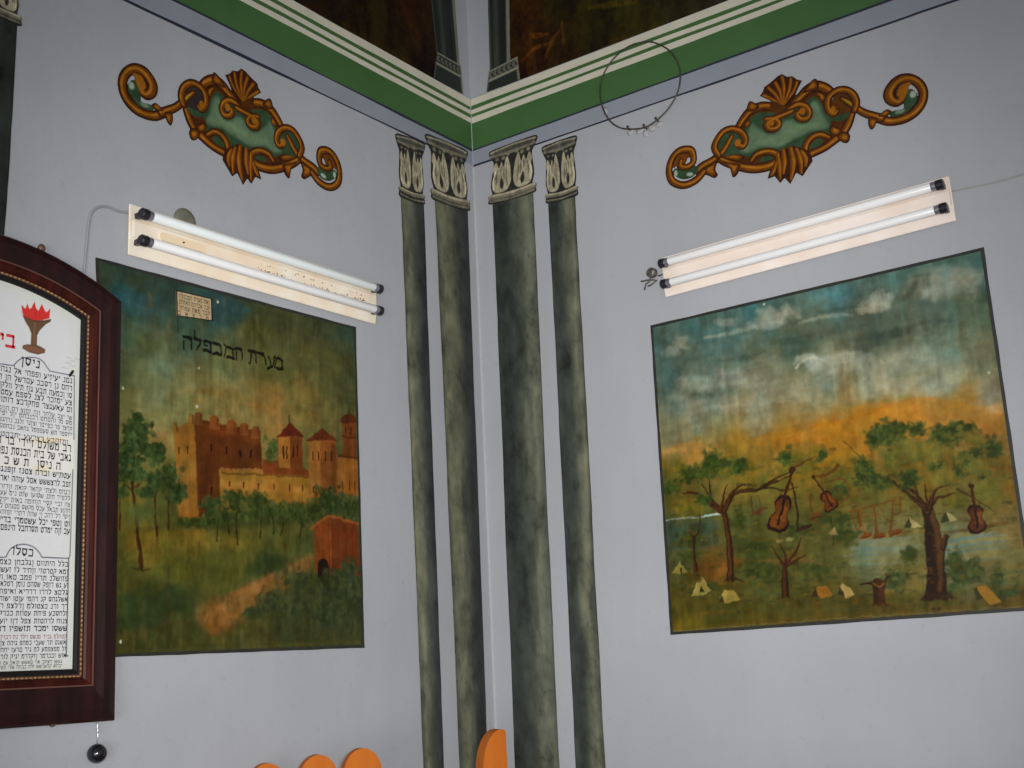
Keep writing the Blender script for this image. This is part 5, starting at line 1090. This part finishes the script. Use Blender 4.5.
for x, y in ((67, 358), (71, 361), (66, 363), (75, 359), (70, 366), (63, 368)): bd.stroke([(x - 2, y), (x + 2.4, y + 1)], 1.1, (168, 166, 166), .8, .8)
board = bd.build('inscription_board', 'L', .014, PAPER, frame, skirt=.0125)
bm = bmesh.new(); prism_bm(bm, outline(.10), lambda a, b, d: (d, a, b), .004, .0125); bm_obj('backing_board', bm, M_wood, frame); pass
# lettering on the board
LET = 'אבגדהוזחטיכלמנסעפצקרשתםןוייהלר'
g = random.Random(21)
names = ['יעקב בן יצחק ניסן תרצב', 'שמואל בר אברהם ז אייר', 'משה בר דוד תרפג נפטר', 'יוסף בן מרדכי הלוי א ניסן', 'אליעזר בר חיים הכהן ב ניסן', 'רבקה בת שמעון ג ניסן', 'שרה בת ישראל כח ניסן']
def rline(n):
    s = ''
    while len(s) < n:
        s += ''.join(g.choice(LET) for _ in range(g.choice((2, 3, 4, 4, 5, 6)))) + ' '
    return s.strip()
def P14(x, y): return atL(x, y, .016)
def block(px_right, rows, ink, size_px, bold=.008, n=17, xs=1.):
    o = P14(px_right, rows[0]); lines = []
    for y in rows:
        u, z = P14(px_right, y); lines.append((u - o[0], z - o[1], rline(n) if isinstance(n, int) else n.pop(0), 1))
    k = local_k(P14, 40, rows[0])
    o2 = (2 * FU - .02 - P14(-6, rows[0])[0], o[1])     # the second column, left of the first
    text_mesh('inscription', [(dx, dz, rline(n if isinstance(n, int) else 20), 1) for dx, dz, _, _ in lines], o2, size_px * k / .66, 'L', .0155, ink, frame, bold=bold * .5, width=(px_right + 2) * k)
    return text_mesh('inscription', lines, o, size_px * k / .66, 'L', .0155, ink, frame, bold=bold * .5, width=(px_right + 8 - (0 if n != [] else 0)) * k)
# shape of lines slopes with the board, so they are level on it; heights in survey rows at the right margin
block(70, [384, 391.5, 399, 406, 413], M_ink, 5.2, n=23)
block(70, [420.5, 425.5, 431.5, 437.5], M_ink2, 4.2, n=27, bold=.004)
block(69, [452.5, 462, 471.5], M_ink, 7.2, bold=.014, n=['רב משולם זיידי בר ח', 'גאבי של בית הכנסת נפט', '   ה ניסן  ת ש כ ז'], xs=.8)
block(66, [445], M_ink2, 4.6, n=20)
block(68.5, [479, 487.5], M_ink, 5.2, n=22, bold=.014)
block(68, [495, 501, 507.5, 513.5, 519.5], M_ink2, 4.4, n=27, bold=.004)
block(67.6, [527, 534.5], M_ink, 5.4, n=22, bold=.024)
block(66, [567, 574.5, 581.5, 588], M_ink, 4.8, n=23, bold=.01)
block(65.6, [595, 602, 609, 616, 623.5], M_ink, 4.6, n=23, bold=.012)
block(65, [631], M_ink, 5, n=20, bold=.024)
block(64.6, [638.5], mat('red_brown_ink', (130, 84, 84), .7), 3.8, n=26)
block(64, [644.5, 651, 657.5], M_ink, 4.2, n=24)
block(60, [663, 667.3], M_ink2, 3.2, n=28)
o_ = P14(13, 349); text_mesh('heading', [(0, 0, 'ביהכנסת', 1)], o_, 9.4 * kL / .66, 'L', .0155, M_red, frame, bold=.018)['label'] = 'red Hebrew heading'
o_ = P14(37.5, 369); text_mesh('month_title', [(0, 0, 'ניסן', 1)], o_, 5.6 * kL / .66, 'L', .0155, M_ink, frame, rot=-.05, bold=.006, xs=1.1)
o_ = P14(31, 557); text_mesh('month_title', [(0, 0, 'כסלו', 1)], o_, 5.2 * kL / .66, 'L', .0155, M_ink, frame, rot=-.05, bold=.006, xs=1.05)

frame.location.x = .010
# pegs that hold the frame, and the ball hanging under it
def peg(px, py, d, label, up):
    bm = bmesh.new(); u, z = atL(px, py, d * .5); lathe_bm(bm, [(0, 0.0005), (.005, .0005), (.005, d), (.012, d + .001), (.013, d + .007), (.009, d + .012), (0, d + .013)], (0, u, z), (1, 0, up), 14)
    return tag(bm_obj('wall_peg', bm, mat('brown_peg', (84, 62, 52), .45, noise=.3, nscale=60), smooth=True), label, 'peg', 'pegs holding the framed board')
peg(37.5, 249.5, .035, 'brown peg on top of the arched frame', .0); peg(47.5, 722.5, .04, 'dark brown peg under the bottom edge of the arched frame', .0)
HB = .034
u, z = atL(97, 753.5, HB); ball = empty('hanging_ball', (HB, u, z), 'small black ball hanging on a wire below the framed board', 'pendant')
bm = bmesh.new(); lathe_bm(bm, [(.030 * math.sin(t), -.030 * math.cos(t) * .97) for t in np.linspace(0, math.pi, 17)], (HB, u, z), (0, 0, 1), 24); bm_obj('ball', bm, mat('gloss_black', (18, 18, 22), .18, spec=.7), ball, True)
bm = bmesh.new(); tube_bm(bm, [(HB, u, z + .03), (HB, u + .001, z + .05), (HB, u - .002, z + .085), (HB - .004, u - .003, FZ0 + .004)], .0022, 8); lathe_bm(bm, [(0, -.012), (.004, -.006), (.004, .006), (0, .012)], (HB, u, z + .068), (0, 0, 1), 8); bm_obj('wire', bm, mat('bright_wire', (190, 190, 194), .3, metal=.6), ball, True)

# ================================================================== ORANGE BOARDS AT THE BOTTOM
M_orange = mat('orange_varnished_wood', (166, 92, 30), .55, spec=.12, c2=(152, 80, 24), nscale=3, stretch=(10, 10, 1))
def board_up(px, py, depth, w, th, yaw, label, half=False):
    top = at_depth(px, py, depth); r = w / 2; hgt = top[2]
    if half: pr = [(-r, 0)] + [(-r + .8 * w * (1 - math.cos(t)), hgt - 1.5 * w + 1.5 * w * math.sin(t)) for t in np.linspace(0, math.pi / 2, 16)] + [(r - .2 * w + .2 * w * math.sin(t), hgt - .12 * w * (1 - math.cos(t))) for t in np.linspace(.3, math.pi / 2, 6)] + [(r, 0)]
    else: pr = [(-r, 0)] + [(-r * math.cos(t), hgt - r * 1.25 + r * 1.25 * math.sin(t)) for t in np.linspace(0, math.pi, 25)] + [(r, 0)]
    c, s = math.cos(yaw), math.sin(yaw); bm = bmesh.new()
    prism_bm(bm, pr, lambda a, b, d: (a * c - d * s, a * s + d * c, b), -th / 2, th / 2)
    bmesh.ops.bevel(bm, geom=[e for e in bm.edges if e.calc_face_angle(0) > .6], offset=.005, segments=2, affect='EDGES')
    o = bm_obj('rounded_board', bm, M_orange); o.location = (top[0], top[1], 0)
    return tag(o, label, 'board', 'orange rounded boards')
yw = math.radians(62)
board_up(266, 763, 4.05, .138, .035, yw, 'orange board with a rounded top, leftmost and lowest of three')
board_up(317, 754.5, 4.1, .138, .035, yw, 'orange board with a rounded top, middle one of three')
board_up(361, 748, 4.15, .138, .035, yw, 'orange board with a rounded top, rightmost of three below the castle mural')
board_up(490, 729.5, 4.4, .098, .06, math.radians(64), 'tall orange half-rounded board standing before the room corner', True)

# ================================================================== LIGHT: daylight from windows behind and to the left
Wd = bpy.data.worlds.new('daylight'); S.world = Wd; Wd.use_nodes = True
Wd.node_tree.nodes['Background'].inputs[0].default_value = (.95, .98, 1, 1); Wd.node_tree.nodes['Background'].inputs[1].default_value = .40
def window_light(name, loc, target, sx, sy, power, col):
    l = bpy.data.lights.new(name, 'AREA'); l.shape = 'RECTANGLE'; l.size = sx; l.size_y = sy; l.energy = power; l.color = col
    o = bpy.data.objects.new(name, l); COL.objects.link(o); o.location = loc
    o.rotation_euler = (Vector(target) - Vector(loc)).to_track_quat('-Z', 'Y').to_euler(); return o
window_light('window_daylight', (4.2, -7.4, .9), (.2, -.6, 1.0), 2.2, 1.4, 110, (.97, .99, 1))
# the photographer's flash, just above the lens
fl = bpy.data.lights.new('camera_flash', 'SPOT'); fl.energy = 760; fl.spot_size = math.radians(67); fl.spot_blend = 1.; fl.shadow_soft_size = .12; fl.color = (1, .985, .97)
flo = bpy.data.objects.new('camera_flash', fl); COL.objects.link(flo); flo.location = CAM + np.array([.10, .02, .10])
aim = Vector((*[0.0, 0.0], 0)); u_, z_ = atR(512, 480); aim = Vector((u_, 0, z_))
flo.rotation_euler = (aim - flo.location).to_track_quat('-Z', 'Y').to_euler()
S.view_settings.view_transform = 'Standard'; S.view_settings.look = 'None'; S.view_settings.gamma = 1; S.view_settings.exposure = 0.0; S.view_settings.use_curve_mapping = False
